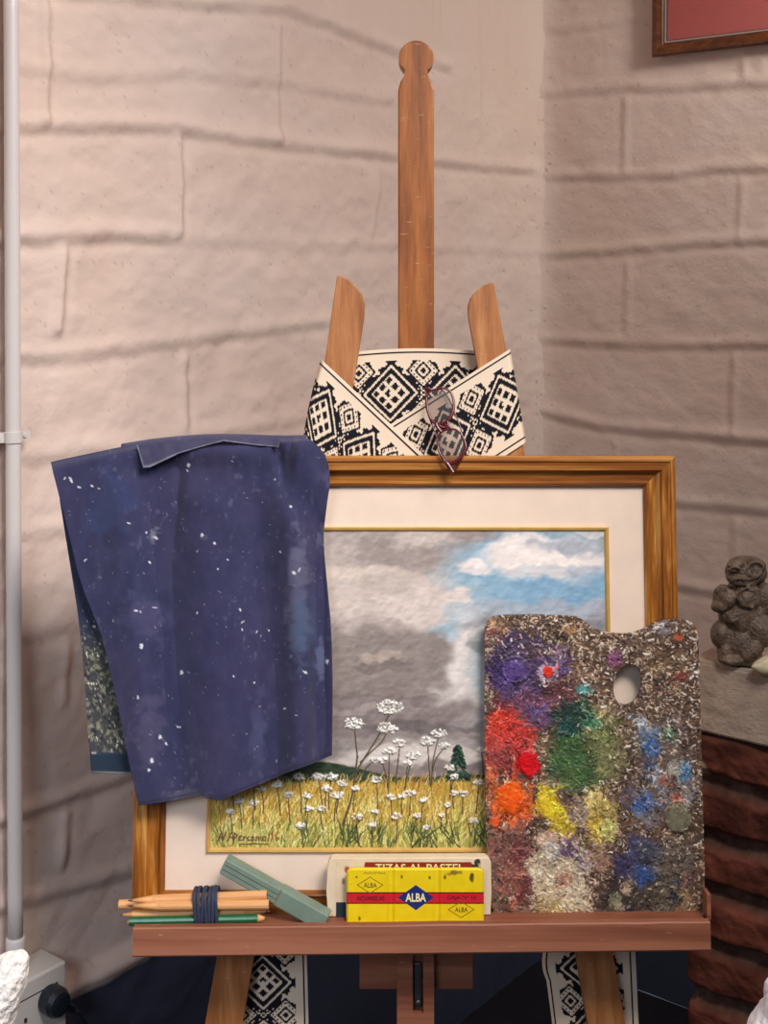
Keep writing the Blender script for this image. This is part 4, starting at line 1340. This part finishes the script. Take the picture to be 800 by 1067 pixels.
dxe = np.maximum(np.maximum(361 + rad - X, X - (504 - rad)), 0); dye = np.maximum(904.5 + rad - Y, 0)
ind = np.hypot(dxe, dye) <= rad
ed = np.minimum(np.minimum(X - 361, 504 - X), Y - 904.5); edc = np.where(np.hypot(dxe, dye) > 0, np.minimum(rad - np.hypot(dxe, dye), ed + 99), ed)
Rt.h += -.0022 * (1 - sst(0, 2.6, edc)) ** 2
tw = .0585
grid_mesh('lid', P(X, Y, tw + Rt.h), M['tin'], tin, Rt.c, ind, lambda V: V - EN * ((V - EO) @ EN - .0535)[:, None], True)
Q = [(364, 906), (501, 906), (501, 968), (364, 968)]
q2 = P(np.array([q[0] for q in Q]), np.array([q[1] for q in Q]), .0533)
ubm = [float((q - EO) @ EU) for q in q2]; vbm_ = [float((q - EO) @ EV) for q in q2]
ebox('tin_base', ubm[0], ubm[1], max(vfloor(ubm[0]), vfloor(ubm[1])) + .0004, vbm_[0], .0475, .0533, M['brass'], tin, .0012)
text_mesh('lettering', 'ALBA', 422.3, 930.8, 443.8, 939.6, tw + .0001, M['cream_ink'], tin, .0002, .025)
text_mesh('lettering', 'ALBA', 379, 919.8, 392.4, 924.8, tw + .0001, M['ink'], tin)
text_mesh('lettering', 'ALBA', 474, 945.4, 487.2, 950.2, tw + .0001, M['ink'], tin)
text_mesh('lettering', 'ACUARELAS', 371.5, 933.6, 400.5, 938.2, tw + .0001, M['red_ink'], tin, .0002, .01)
text_mesh('lettering', 'CAJA N\u00ba 10', 466, 933.2, 496, 938.2, tw + .0001, M['red_ink'], tin, .0002, .01)
text_mesh('lettering', 'INDUSTRIA', 379, 908.6, 402, 910.6, tw + .0001, mat('faded_ink', (150, 124, 34), .6), tin)

pbx = thing('pastel_box', 'cream cardboard pastel box with red banner behind the yellow tin', 'box', L3(uvw(425, 950, .03)[0], vfloor(.0), .036))
bo = [(341.5, 960), (340, 930), (341, 904), (342.5, 897.5), (345, 894.8), (350, 894.2)] + [(505, 893.2), (509, 894.5), (511.5, 899), (512, 930), (511, 960)]
bo = np.array(bo, float)
fr_ = P(bo[:, 0], bo[:, 1], .0425)
for k in (0, -1):
    uu = float((fr_[k] - EO) @ EU); fr_[k] = L3(uu, vfloor(uu) + .0006, .0425)
poly_prism('box_body', fr_, -EN * .0140, M['cream_card'], pbx, .0012, 2)
Rb = Raster(350, 894.5, 503.5, 962, 2.5, (232, 208, 174))
X, Y = Rb.X, Rb.Y
Rb.c += (fbm(X / 14, Y / 9, 1, 4)[..., None] - .5) * .10
bn = (X > 379 + (905 - Y) * .2) & (X < 491 + (Y - 899) * .6) & (Y > 898.2) & (Y < 915)
Rb.c[bn] = hexc(150, 40, 34)
Rb.c[(X < 360.5) & (Y > 940)] = hexc(36, 50, 62)
Rb.blob(361.5, 906.5, 2.6, 3.2, (168, 66, 52), .9)
Rb.blob(497.5, 899.5, 3.4, 4.2, (40, 38, 44), .95, .25, .3, 4); Rb.blob(495.5, 903, 5, 2.4, (48, 44, 48), .9, .25, .4, 4); Rb.blob(499, 902, 1.0, 2.6, (210, 190, 160), .8)
Rb.speckle(60, (352, 896, 502, 930), 1.0, [(170, 130, 90), (200, 170, 130)], 4, .6)
grid_mesh('printed_label', P(X, Y, .0427), M['card'], pbx, Rb.c, None, lambda V: V - EN * .0003, False)
text_mesh('lettering', 'TIZAS AL PASTEL', 391, 900.2, 483, 908.0, .0429, M['cream_ink'], pbx, .0002, .012)
text_mesh('lettering', 'E', 356.5, 915.5, 359.5, 920.5, .0429, M['ink'], pbx)

# =================================================================== GREY-GREEN CASE
ca_, cb_ = np.array([233.5, 899.5]), np.array([327, 952.0])
A3 = P(ca_[0], ca_[1], .040); B3 = P(cb_[0], cb_[1], .052)
case = thing('drawing_case', 'long grey-green tin case leaning between the pencils and the pastel box', 'case', B3)
ax = (B3 - A3); ln = np.linalg.norm(ax); ax /= ln
nz = EN - .06 * EV; nz -= ax * (nz @ ax); nz /= np.linalg.norm(nz)
ay = np.cross(nz, ax); ay /= np.linalg.norm(ay)


def case_seg(name, d0, d1, r, m, par):
    h2 = .0098 * r
    return box(name, A3 + ax * d0 - ay * h2 - nz * h2, ax * (d1 - d0), ay * 2 * h2, nz * 2 * h2, m, par, .0016, 2)


case_seg('case_body', .0, ln * .63, 1.0, M['case'], case)
lid = case_seg('case_lid', ln * .615, ln * 1.14, 1.09, M['case'], case)
hh = A3 + ax * ln * .61
bm = bmesh.new(); add_box(bm, hh + nz * .0090 + ay * -.0095, ax * .0022, ay * .019, nz * .0016)
from_bm('rim', bm, M['brass'], case)
bm = bmesh.new()
for sgn in (-1, 1):
    add_box(bm, A3 + ax * .002 + ay * sgn * .0030 + nz * .0096 - ay * .0002, ax * (ln * .60), ay * .0005, nz * .0004)
from_bm('lid_seam', bm, M['slot'], case)

# =================================================================== PENCILS AND THEIR BAND
GP = 'chunky pencils bundled on the tray'


def pencil(label, xl, yl, xr, yr, w, r, body, lt, rt):
    """lt / rt: length in px of a sharpened end (0 = flat, negative = blunt painted end)"""
    a = P(xl, yl, w); b_ = P(xr, yr, w)
    d = b_ - a; L = np.linalg.norm(d); d /= L
    k = 1.16e-3
    t = thing('pencil', label, 'pencil', (a + b_) / 2, GP)
    s0 = abs(lt) * k; s1 = abs(rt) * k
    o = tube('shaft', [a + d * (s0 if lt else 0), a + d * (s0 + .0004), b_ - d * (s1 + .0004), b_ - d * (s1 if rt else 0)], [r * .96, r, r, r * .96], body, t, 12, False)
    if lt:
        tube('sharpened_tip', [a + d * s0, a + d * s0 * .55, a + d * s0 * .18], [r * .97, r * .62, r * .30], M['pencil'], t, 14)
        tube('lead', [a + d * s0 * .19, a + d * s0 * .06, a], [r * .29, r * .2, r * .06], M['lead'], t, 10)
    if rt:
        tube('sharpened_tip', [b_ - d * s1, b_ - d * s1 * .55, b_ - d * s1 * .18], [r * .97, r * .62, r * .30], M['pencil'], t, 14)
        tube('lead', [b_ - d * s1 * .19, b_ - d * s1 * .06, b_], [r * .29, r * .2, r * .06], M['lead'], t, 10)
    if not rt:
        tube('core', [b_ - d * .001, b_ + d * .0003], r * .3, M['lead'], t, 10)
    return t


r0 = .0055
pencil('bare wood pencil, topmost of the bundle, point to the left', 133, 938.5, 278, 932.5, .059, r0, M['pencil'], 28, 0)
pencil('bare wood pencil second from top of the bundle, long taper to the left', 133, 944, 280, 942.5, .066, r0, M['pencil'], 34, 0)
pencil('bare wood pencil with its point to the right, just above the green one', 138, 952.8, 281.5, 949.5, .058, r0 * .86, M['pencil'], 0, 26)
pencil('green lacquered pencil lowest at the front of the bundle', 135, 960, 277.5, 956.8, .065, r0 * .98, M['green'], 0, 9)
pencil('bare wood pencil poking out furthest left, behind the top of the bundle', 124, 942.5, 262, 938.5, .047, r0, M['pencil'], 0, 0)
pencil('thin bare pencil point poking out left behind the middle of the bundle', 124.5, 953.5, 262, 948, .046, r0 * .8, M['pencil'], 18, 0)
pencil('bare pencil poking out left low behind the green one', 131, 961, 262, 956.5, .050, r0 * .75, M['pencil'], 8, 0)
# band: a closed loop wound round the bundle
cx0 = 216.0
bcn = P(cx0, 945, .0565)
bd = P(280, 943, .056) - P(133, 948, .056); bd /= np.linalg.norm(bd)
bu = EV - bd * (EV @ bd); bu /= np.linalg.norm(bu)
bandt = thing('rubber_band', 'dark navy rubber band wound several turns around the pencil bundle', 'rubber band', bcn)
ring = []
for k in range(48):
    a = 2 * math.pi * k / 48
    ca, sa = math.cos(a), math.sin(a)
    e = 3.2
    rr_ = (abs(ca) ** e + abs(sa) ** e) ** (-1 / e)
    ring.append((.0163 * ca * rr_,   .0218 * sa * rr_))
bm = bmesh.new()
for turn in range(7):
    off = (turn - 3) * .0042
    skew = random.uniform(-.0018, .0018)
    rows = []
    for (yw, yv) in ring:
        c3 = bcn + bd * (off + skew * yv / .02) + EN * yw * (1 + .02 * (turn % 2)) + bu * yv * (1 + .015 * (turn % 2))
        rad_ = (EN * yw + bu * yv); rad_ /= np.linalg.norm(rad_)
        rows.append([bm.verts.new(c3 + .0021 * math.cos(q) * bd + .0009 * math.sin(q) * rad_) for q in (2 * math.pi * i / 8 for i in range(8))])
    for i in range(48):
        a_, b_ = rows[i], rows[(i + 1) % 48]
        for q in range(8):
            bm.faces.new([a_[q], a_[(q + 1) % 8], b_[(q + 1) % 8], b_[q]])
from_bm('band_coil', bm, M['band'], bandt, True)

# =================================================================== SPECTACLES
sp = thing('spectacles', 'wine-red rimmed reading spectacles hanging on the sash over the frame', 'glasses', P(np.array(462.), np.array(450.), .02))


def gw(y): return .006 + .030 * np.clip((np.asarray(y, float) - 405) / 85, 0, 1.1)


def lens(pts):
    p = smooth_curve(pts + [pts[0]], 61, 2)[:-1]
    return P(p[:, 0], p[:, 1], gw(p[:, 1]))


up = lens([(444, 414), (447, 408), (454, 405.5), (463, 404), (470, 408), (473.5, 420), (471, 433), (464, 441), (456, 443), (449, 438), (445, 427)])
lo_ = lens([(455.5, 456), (460, 449), (470, 446.5), (479, 449), (485, 461), (485.5, 468), (480, 477), (471, 483.5), (465, 483), (459, 474), (456, 466)])
for nm, pts in (('rim', up), ('rim', lo_)):
    closed_tube(nm, pts, [.0014 + .0009 * max(0, math.sin(6.283 * (i / len(pts)) - 2.2)) for i in range(len(pts))], M['glasses'], sp, 8)
    bm = bmesh.new(); f = [bm.verts.new(q) for q in pts]; bm.faces.new(f)
    cen = pts.mean(0); 
    from_bm('lens', bm, M['lens'], sp, True)


def gtube(name, pts, r, w=None):
    p = smooth_curve(pts, 24, 2)
    X3 = P(p[:, 0], p[:, 1], (gw(p[:, 1]) if w is None else w(p[:, 1])))
    return tube(name, X3, r, M['glasses'], sp, 10)


gtube('bridge', [(454, 441), (456, 446), (460, 450.5)], .0024); gtube('bridge', [(466, 439), (467, 444), (471, 447.5)], .0020)
gtube('nose_pad', [(457, 443), (463, 446.5), (468, 443)], .0020)
gtube('end_piece', [(465, 482), (469, 487), (472, 493)], .0030); gtube('end_piece', [(450, 407), (446, 404), (442, 406)], .0018)
gtube('temple', [(472, 493), (484, 474), (482, 452), (474, 430), (466, 412), (456, 402)], .0010, lambda y: gw(y) - .006)
gtube('temple', [(444, 406), (443, 424), (449, 440), (456, 458), (462, 476)], .0010, lambda y: gw(y) - .0036)

# =================================================================== PAINT-STAINED GARMENT
gar = thing('work_garment', 'paint-spattered navy work garment draped over the top left of the picture frame', 'clothing', P(np.array(200.), np.array(640.), .04))
n_s, n_t = 330, 420
s1 = np.linspace(0, 1, n_s); t1 = np.linspace(0, 1, n_t)
Lc = interp_curve(smooth_curve([(53, 482), (59, 506), (70, 548), (84, 608), (100, 646), (107, 664), (122, 728), (136, 800), (145, 839)], 100, 1), n_t)
Rc = interp_curve(smooth_curve([(319, 457.5), (330, 463), (341, 478), (344, 500), (340, 530), (336.5, 562), (342, 620), (345.5, 656), (347, 720), (346, 787)], 100, 1), n_t)
Tc = interp_curve(smooth_curve([(53, 482), (60, 480), (143, 463), (200, 457), (240, 456), (290, 458), (319, 457.5)], 100, 1), n_s)
Bc = interp_curve([(145, 839), (180, 834), (210, 827.5), (214, 830.5), (229, 834), (280, 813), (346, 787)], n_s)
Sx, Tx = np.meshgrid(s1, t1)
sw, tw_ = Sx[..., None], Tx[..., None]
G = (1 - tw_) * Tc[None] + tw_ * Bc[None] + (1 - sw) * Lc[:, None] + sw * Rc[:, None] - ((1 - sw) * (1 - tw_) * Tc[0] + sw * (1 - tw_) * Tc[-1] + (1 - sw) * tw_ * Bc[0] + sw * tw_ * Bc[-1])
GX, GY = G[..., 0], G[..., 1]


def fold(pts, wd, amp):
    p = np.array(pts, float); o = np.argsort(p[:, 1])
    xc = np.interp(GY, p[o, 1], p[o, 0])
    e = sst(p[o, 1][0] - 25, p[o, 1][0] + 30, GY) * (1 - sst(p[o, 1][-1] - 30, p[o, 1][-1] + 25, GY))
    return 1.6 * amp * e * np.exp(-((GX - xc) / wd) ** 2)


w = .0425 + 0 * GX
w += fold([(165, 500), (172, 640), (180, 850)], 22, -.008) + fold([(120, 480), (140, 640), (165, 850)], 24, .007)
w += fold([(205, 500), (225, 640), (235, 850)], 30, .007)
w += fold([(262, 500), (275, 640), (285, 850)], 20, -.006) + fold([(300, 520), (309, 640), (312, 840)], 14, .009)
w += fold([(332, 540), (333, 640), (334, 800)], 9, -.007) + fold([(318, 440), (322, 520)], 20, .007)
w += fold([(185, 470), (175, 560)], 12, -.007) + fold([(240, 440), (246, 560)], 22, .005) + fold([(288, 455), (296, 500)], 6, -.006)
w += .006 * (fbm(GX / 70, GY / 110, 2, 3) - .5) + .0022 * (fbm(GX / 18, GY / 26, 4, 3) - .5)
w += fold([(306, 456), (302, 474)], 4, -.006) + fold([(312, 458), (308, 482)], 4, .006)
w += .010 * np.exp(-((GY - 470) / 14) ** 2) * np.exp(-((GX - 210) / 90) ** 2)
w = np.maximum(w, .0345)
# the top edge rolls back over the frame
top_e = 1 - sst(0, .030, Tx)
w = w - .014 * top_e ** 2
c = np.zeros(GX.shape + (3,)) + hexc(56, 55, 85)
lowf = fbm(GX / 45, GY / 70, 6, 4) - .5
c += lowf[..., None] * np.array([.07, .03, .03])
c += (fbm(GX / 8, GY / 16, 1, 4) - .5)[..., None] * .05


class GR(Raster):
    def __init__(s): pass


def gblob(cx, cy, rx, ry, rgb, a, sc=8, seed=0):
    d = np.hypot((GX - cx) / rx, (GY - cy) / ry) + .9 * (fbm(GX / sc, GY / sc, seed, 4) - .5) * 2
    m = (1 - sst(.4, 1.2, d)) * a
    global c
    c = c + (hexc(*rgb) - c) * m[..., None]


gblob(310, 620, 12, 70, (122, 122, 140), .45, 9, 1); gblob(318, 650, 16, 40, (66, 86, 116), .5, 9, 2); gblob(333, 690, 7, 24, (120, 130, 160), .5, 7, 3)
gblob(159, 556, 6, 9, (150, 146, 150), .6, 5, 4); gblob(110, 530, 28, 40, (56, 68, 108), .5, 12, 5); gblob(150, 640, 26, 30, (84, 78, 112), .5, 12, 6)
gblob(270, 760, 10, 60, (92, 92, 126), .4, 12, 7); gblob(155, 760, 16, 50, (92, 84, 110), .45, 10, 1); gblob(195, 830, 22, 8, (110, 106, 116), .5, 5, 2); gblob(338, 560, 8, 16, (104, 108, 124), .5, 6, 3)
gblob(240, 700, 60, 90, (56, 50, 84), .3, 20, 3)
rr = random.Random(3)
GNZ = 1.5 * (fbm(GX / 1.7, GY / 1.7, 4, 2) - .5)


def gspeck(x, y, l, wd, a0, rgb, al):
    global c
    jx = int(np.clip((x - 40) / 320 * 0, 0, 0))
    dx_, dy_ = GX - x, GY - y
    u_ = dx_ * math.cos(a0) + dy_ * math.sin(a0); v_ = -dx_ * math.sin(a0) + dy_ * math.cos(a0)
    m = 1 - sst(.6, 1.1, np.hypot(u_ / l, v_ / wd) + GNZ)
    c += (hexc(*rgb) - c) * (m * al)[..., None]


marks = [(74, 500, 3, 1.3, 1), (68, 498, 2, 1, 2), (84, 508, 3, .9, .3), (96, 506, 2.5, .8, .6), (104, 509, 2, .7, 0), (197, 484, 2.4, 1.6, 1.2), (196, 490, 2, 1, 1), (168, 475, 4, 1, 2.6),
         (303, 528, 2.6, 1.2, .6), (211, 557, 1.4, 2.6, 0), (224, 566, 1.8, 1.2, .6), (155, 586, 1.8, 1, .6), (90, 583, 2.4, 1, -.6), (162, 560, 2.6, 1.6, .5), (152, 555, 1.5, 1, 1),
         (237, 583, 1.2, 1, 0), (227, 593, 1, 1, 0), (293, 575, 1.2, 1, 0), (250, 636, 2, 1.1, 1.2), (141, 636, 2.4, .9, .2), (146, 637, 1.6, .7, 1.5), (160, 633, 3, .5, .1),
         (252, 656, 1.4, 1, 1), (206, 638, 1.4, .8, 1.5), (147, 673, 1.6, 2.8, .1), (190, 700, 1.4, 2.2, .3), (317, 700, 2.8, 1.4, .6), (342, 689, 1.6, 3, .1), (243, 705, 1.2, 1.2, 0),
         (264, 711, 1, 1, 0), (267, 658, 2, .6, 2), (252, 648, 3, .6, 2.4), (280, 657, 1, .8, 0), (144, 726, 1.3, 2, 0), (166, 768, 2, 2.6, .2), (173, 775, 2.4, 1.4, .8), (158, 793, 2.2, 3, .3),
         (186, 757, 3, 1.2, .3), (155, 802, 1.4, 1.5, 0), (297, 738, 1.4, 1.2, 0), (306, 597, 2, 2, 0), (311, 594, 2.5, .7, 2), (286, 500, 1.4, .6, 2.4), (242, 480, 1.6, .6, .4), (134, 545, 1.6, .7, .3)]
for (x, y, l, wd, a0) in marks: gspeck(x, y, l, wd, a0, (216, 214, 218), .95)
for i in range(300):
    gspeck(rr.uniform(60, 344), rr.uniform(470, 832), rr.uniform(.5, 2.0), rr.uniform(.3, .6), rr.uniform(0, 3.1), rr.choice([(170, 172, 186), (130, 134, 150), (196, 190, 180), (100, 120, 140)]), rr.uniform(.3, .8))
dust = .6 * sst(.60, .85, fbm(GX / 5, GY / 7, 3, 4)) * sst(.35, .7, fbm(GX / 40, GY / 50, 5, 3))
c += (hexc(128, 128, 148) - c) * (dust * .5)[..., None]
# hem stitching along the lower edge
hem = np.exp(-((Tx - .992) / .004) ** 2)
c += (hexc(44, 42, 60) - c) * (hem * .6)[..., None]
PF = P(GX, GY, w)
# rows that roll over the frame and hang behind it
br = []; bc = []
for k in range(1, 46):
    q = k / 45
    if q < .3:
        a_ = q / .3 * math.pi
        ww = w[0] - .014 + .0 * Sx[0] - (w[0] + .016 - .010) * (1 - math.cos(a_)) / 2 * 1.0
        yy = GY[0] - 3.0 * math.sin(a_)
    else:
        ww = np.full(n_s, -.020) + .0; yy = GY[0] + (q - .3) / .7 * 95 * sst(112, 175, GX[0])
        ww = (w[0] - .014) - (w[0] + .006) + 0 * ww - .0
    ww = np.where(GX[0] < 128, np.maximum(ww, .030 - .012 * 0 - (q > .3) * .0), ww)
    br.append(P(GX[0] + (2.0 if q > .3 else 2 * q / .3) * (GX[0] < 100), yy, ww)); bc.append(c[0])
gmask = np.ones((len(br) + n_t, n_s), bool); gmask[:len(br), GX[0] < 126] = False
front = grid_mesh('front_panel', np.concatenate([np.array(br)[::-1], PF]), M['denim'], gar, np.concatenate([np.array(bc)[::-1], c]), gmask, None, True)
so = front.modifiers.new('thickness', 'SOLIDIFY'); so.thickness = .0016; so.offset = 1
# rear leg of the garment, crusted with paint
lx = interp_curve([(62, 520), (70, 570), (80, 632), (86, 680), (90, 740), (95, 806)], 160)
rx = interp_curve([(150, 520), (150, 570), (150, 632), (152, 680), (154, 740), (152, 808)], 160)
q = np.linspace(0, 1, 120)[None, :, None]
GB = lx[:, None] * (1 - q) + rx[:, None] * q
BX, BY = GB[..., 0], GB[..., 1]
cbk = np.zeros(BX.shape + (3,)) + hexc(48, 54, 76)
cbk += (fbm(BX / 9, BY / 12, 2, 4) - .5)[..., None] * .08
zone_ = sst(640, 690, BY + 12 * (fbm(BX / 8, BY / 8, 1, 3) - .5)) * (1 - sst(780, 786, BY))
cbk += (hexc(76, 74, 70) - cbk) * (zone_ * .75)[..., None]
pt = fbm(BX / 3.4, BY / 3.0, 5, 4)
cbk += (hexc(188, 182, 142) - cbk) * (zone_ * sst(.46, .74, pt) * .62)[..., None]
cbk += (hexc(236, 232, 214) - cbk) * (sst(620, 660, BY) * (1 - sst(782, 786, BY)) * sst(.74, .80, fbm(BX / 2.6, BY / 2.6, 3, 3)) * .9)[..., None]
cbk += (hexc(30, 34, 40) - cbk) * (zone_ * sst(.62, .72, fbm(BX / 3, BY / 3, 2, 3)) * .7)[..., None]
hm_ = sst(784, 786, BY); cbk += (hexc(38, 52, 66) - cbk) * (hm_ * .85)[..., None]
cbk += (hexc(190, 190, 170) - cbk) * (np.exp(-((BY - 784) / 1.0) ** 2) * sst(.45, .6, fbm(BX / 3, BY, 1, 2)))[..., None]
cbk += (hexc(150, 146, 138) - cbk) * (sst(803.5, 805, BY) * .8)[..., None]
wb = .0285 + .003 * (fbm(BX / 30, BY / 50, 3, 3) - .5) + .0010 * zone_ * pt + .0012 * hm_ - .004 * (1 - sst(520, 600, BY)) * 0
back = grid_mesh('rear_panel', P(BX, BY, wb), M['denim'], gar, cbk, None, None, True)
so = back.modifiers.new('thickness', 'SOLIDIFY'); so.thickness = .0016; so.offset = -1
# folded flap at the top
ft = interp_curve([(142, 463.5), (200, 457.0), (240, 455.6), (291, 457.8)], 140)
fb = interp_curve([(149, 487.5), (156, 487), (186, 472.5), (214, 464), (233, 458.6), (262, 463), (289, 465.5)], 140)
q = np.linspace(0, 1, 20)[:, None, None]
GF = ft[None] * (1 - q) + fb[None] * q
FX, FY = GF[..., 0], GF[..., 1]
from_w = np.interp(FX[0], GX[0], w[6])
wf = from_w[None] + .0085 + .005 * q[..., 0] + .0010 * np.sin(FX / 9)
cf = np.zeros(FX.shape + (3,)) + hexc(66, 64, 88) + (fbm(FX / 8, FY / 8, 2, 3) - .5)[..., None] * .06
edg = np.maximum(sst(.86, .97, q[..., 0] + 0 * FX), (FX < 143.5 + (FY - 463) * .31) * .7)
cf += (hexc(150, 148, 158) - cf) * (edg * (.4 + .6 * fbm(FX / 4, FY / 4, 3, 2)))[..., None]
fl_ = grid_mesh('folded_flap', P(FX, FY, wf), M['denim'], gar, cf, None, None, True)
so = fl_.modifiers.new('thickness', 'SOLIDIFY'); so.thickness = .0022; so.offset = -1

# =================================================================== PALE COVERS AT THE LOWER CORNERS


def cover(name, label, cat, prof_px, Y, depth, m, seed):
    """draped cover standing on the floor: outline column of (left, right, row) in picture space at distance Y"""
    rows = []
    bm = bmesh.new(); n = 40
    for (xl, xr, y) in prof_px:
        a = at(xl, y, Y); b_ = at(xr, y, Y)
        c_ = (a + b_) / 2; rx_ = (b_[0] - a[0]) / 2
        rows.append([bm.verts.new((c_[0] + rx_ * math.cos(t_), Y + depth * min(1, rx_ / .05) * math.sin(t_), max(c_[2], .001))) for t_ in (2 * math.pi * k / n for k in range(n))])
    for a, b_ in zip(rows[:-1], rows[1:]):
        for k in range(n): bm.faces.new([a[k], a[(k + 1) % n], b_[(k + 1) % n], b_[k]])
    bm.faces.new(rows[0]); bm.faces.new(rows[-1])
    o = from_bm(name, bm, m, None, True)
    su = o.modifiers.new('s', 'SUBSURF'); su.levels = su.render_levels = 3
    tx = bpy.data.textures.new(name + '_tuft', 'CLOUDS'); tx.noise_scale = .012
    d = o.modifiers.new('d', 'DISPLACE'); d.texture = tx; d.strength = .005; d.texture_coords = 'LOCAL'
    return tag(o, label, cat)


yb = HZ + 1.6 * F / 1.10
cover('fleece_cover', 'bright white fleece cover cut off by the lower left corner of the picture', 'fleece',
      [(8, 20, 992), (0, 26, 996), (-10, 29, 1003), (-24, 29, 1014), (-40, 26, 1030), (-60, 19, 1048), (-76, 14, 1064), (-90, 10, 1085), (-110, 8, 1200), (-130, 12, 1600), (-140, 14, yb)], 1.10, .05, M['fleece'], 1)
cover('cloth_cover', 'sliver of bright white cloth at the lower right corner before the bricks', 'cloth',
      [(806, 812, 1012), (801, 824, 1020), (797, 840, 1034), (795.5, 860, 1050), (790, 880, 1062), (780, 900, 1074), (770, 920, 1110), (770, 930, 1500), (770, 930, yb)], 1.10, .05, M['fleece_cool'], 2)

# =================================================================== LIGHT


def area(name, loc, target, size, energy, rgb, spread=180):
    l = bpy.data.lights.new(name, 'AREA'); l.shape = 'RECTANGLE'; l.size, l.size_y = size
    l.energy = energy; l.color = rgb; l.spread = math.radians(spread)
    o = bpy.data.objects.new(name, l); COL.objects.link(o); o.location = loc
    o.rotation_euler = (Vector(target) - Vector(loc)).to_track_quat('-Z', 'Y').to_euler()
    return o


area('window_light_high', (.95, .20, 3.0), (-.92, 1.44, 1.82), (1.5, .9), 19.5, (1.0, .94, .905), 84)
area('easel_fill_front', (.55, .10, 2.85), (0.02, 1.5, 1.0), (.55, .5), 3.8, (1.0, .97, .93), 58)  # added fill lamp that brightens the easel, not an actual window
area('cool_fill_left', (-.75, -.9, 2.25), (-.62, 1.7, .70), (.7, .7), 2.4, (.76, .87, 1.0), 50)  # added cool fill to lift the shade on the lower left wall, no window
area('window_light_right', (1.35, 1.65, 2.60), (1.05, 2.50, 2.22), (.3, .3), 5.6, (1.0, .95, .87), 96)
wd = bpy.data.worlds.new('world'); S.world = wd; wd.use_nodes = True
bg = wd.node_tree.nodes['Background']; bg.inputs[0].default_value = (.66, .76, 1.0, 1); bg.inputs[1].default_value = .14

S.view_settings.view_transform = 'Standard'
S.view_settings.look = 'None'
S.view_settings.gamma = 1.0
S.view_settings.exposure = 0.0
S.view_settings.use_curve_mapping = False
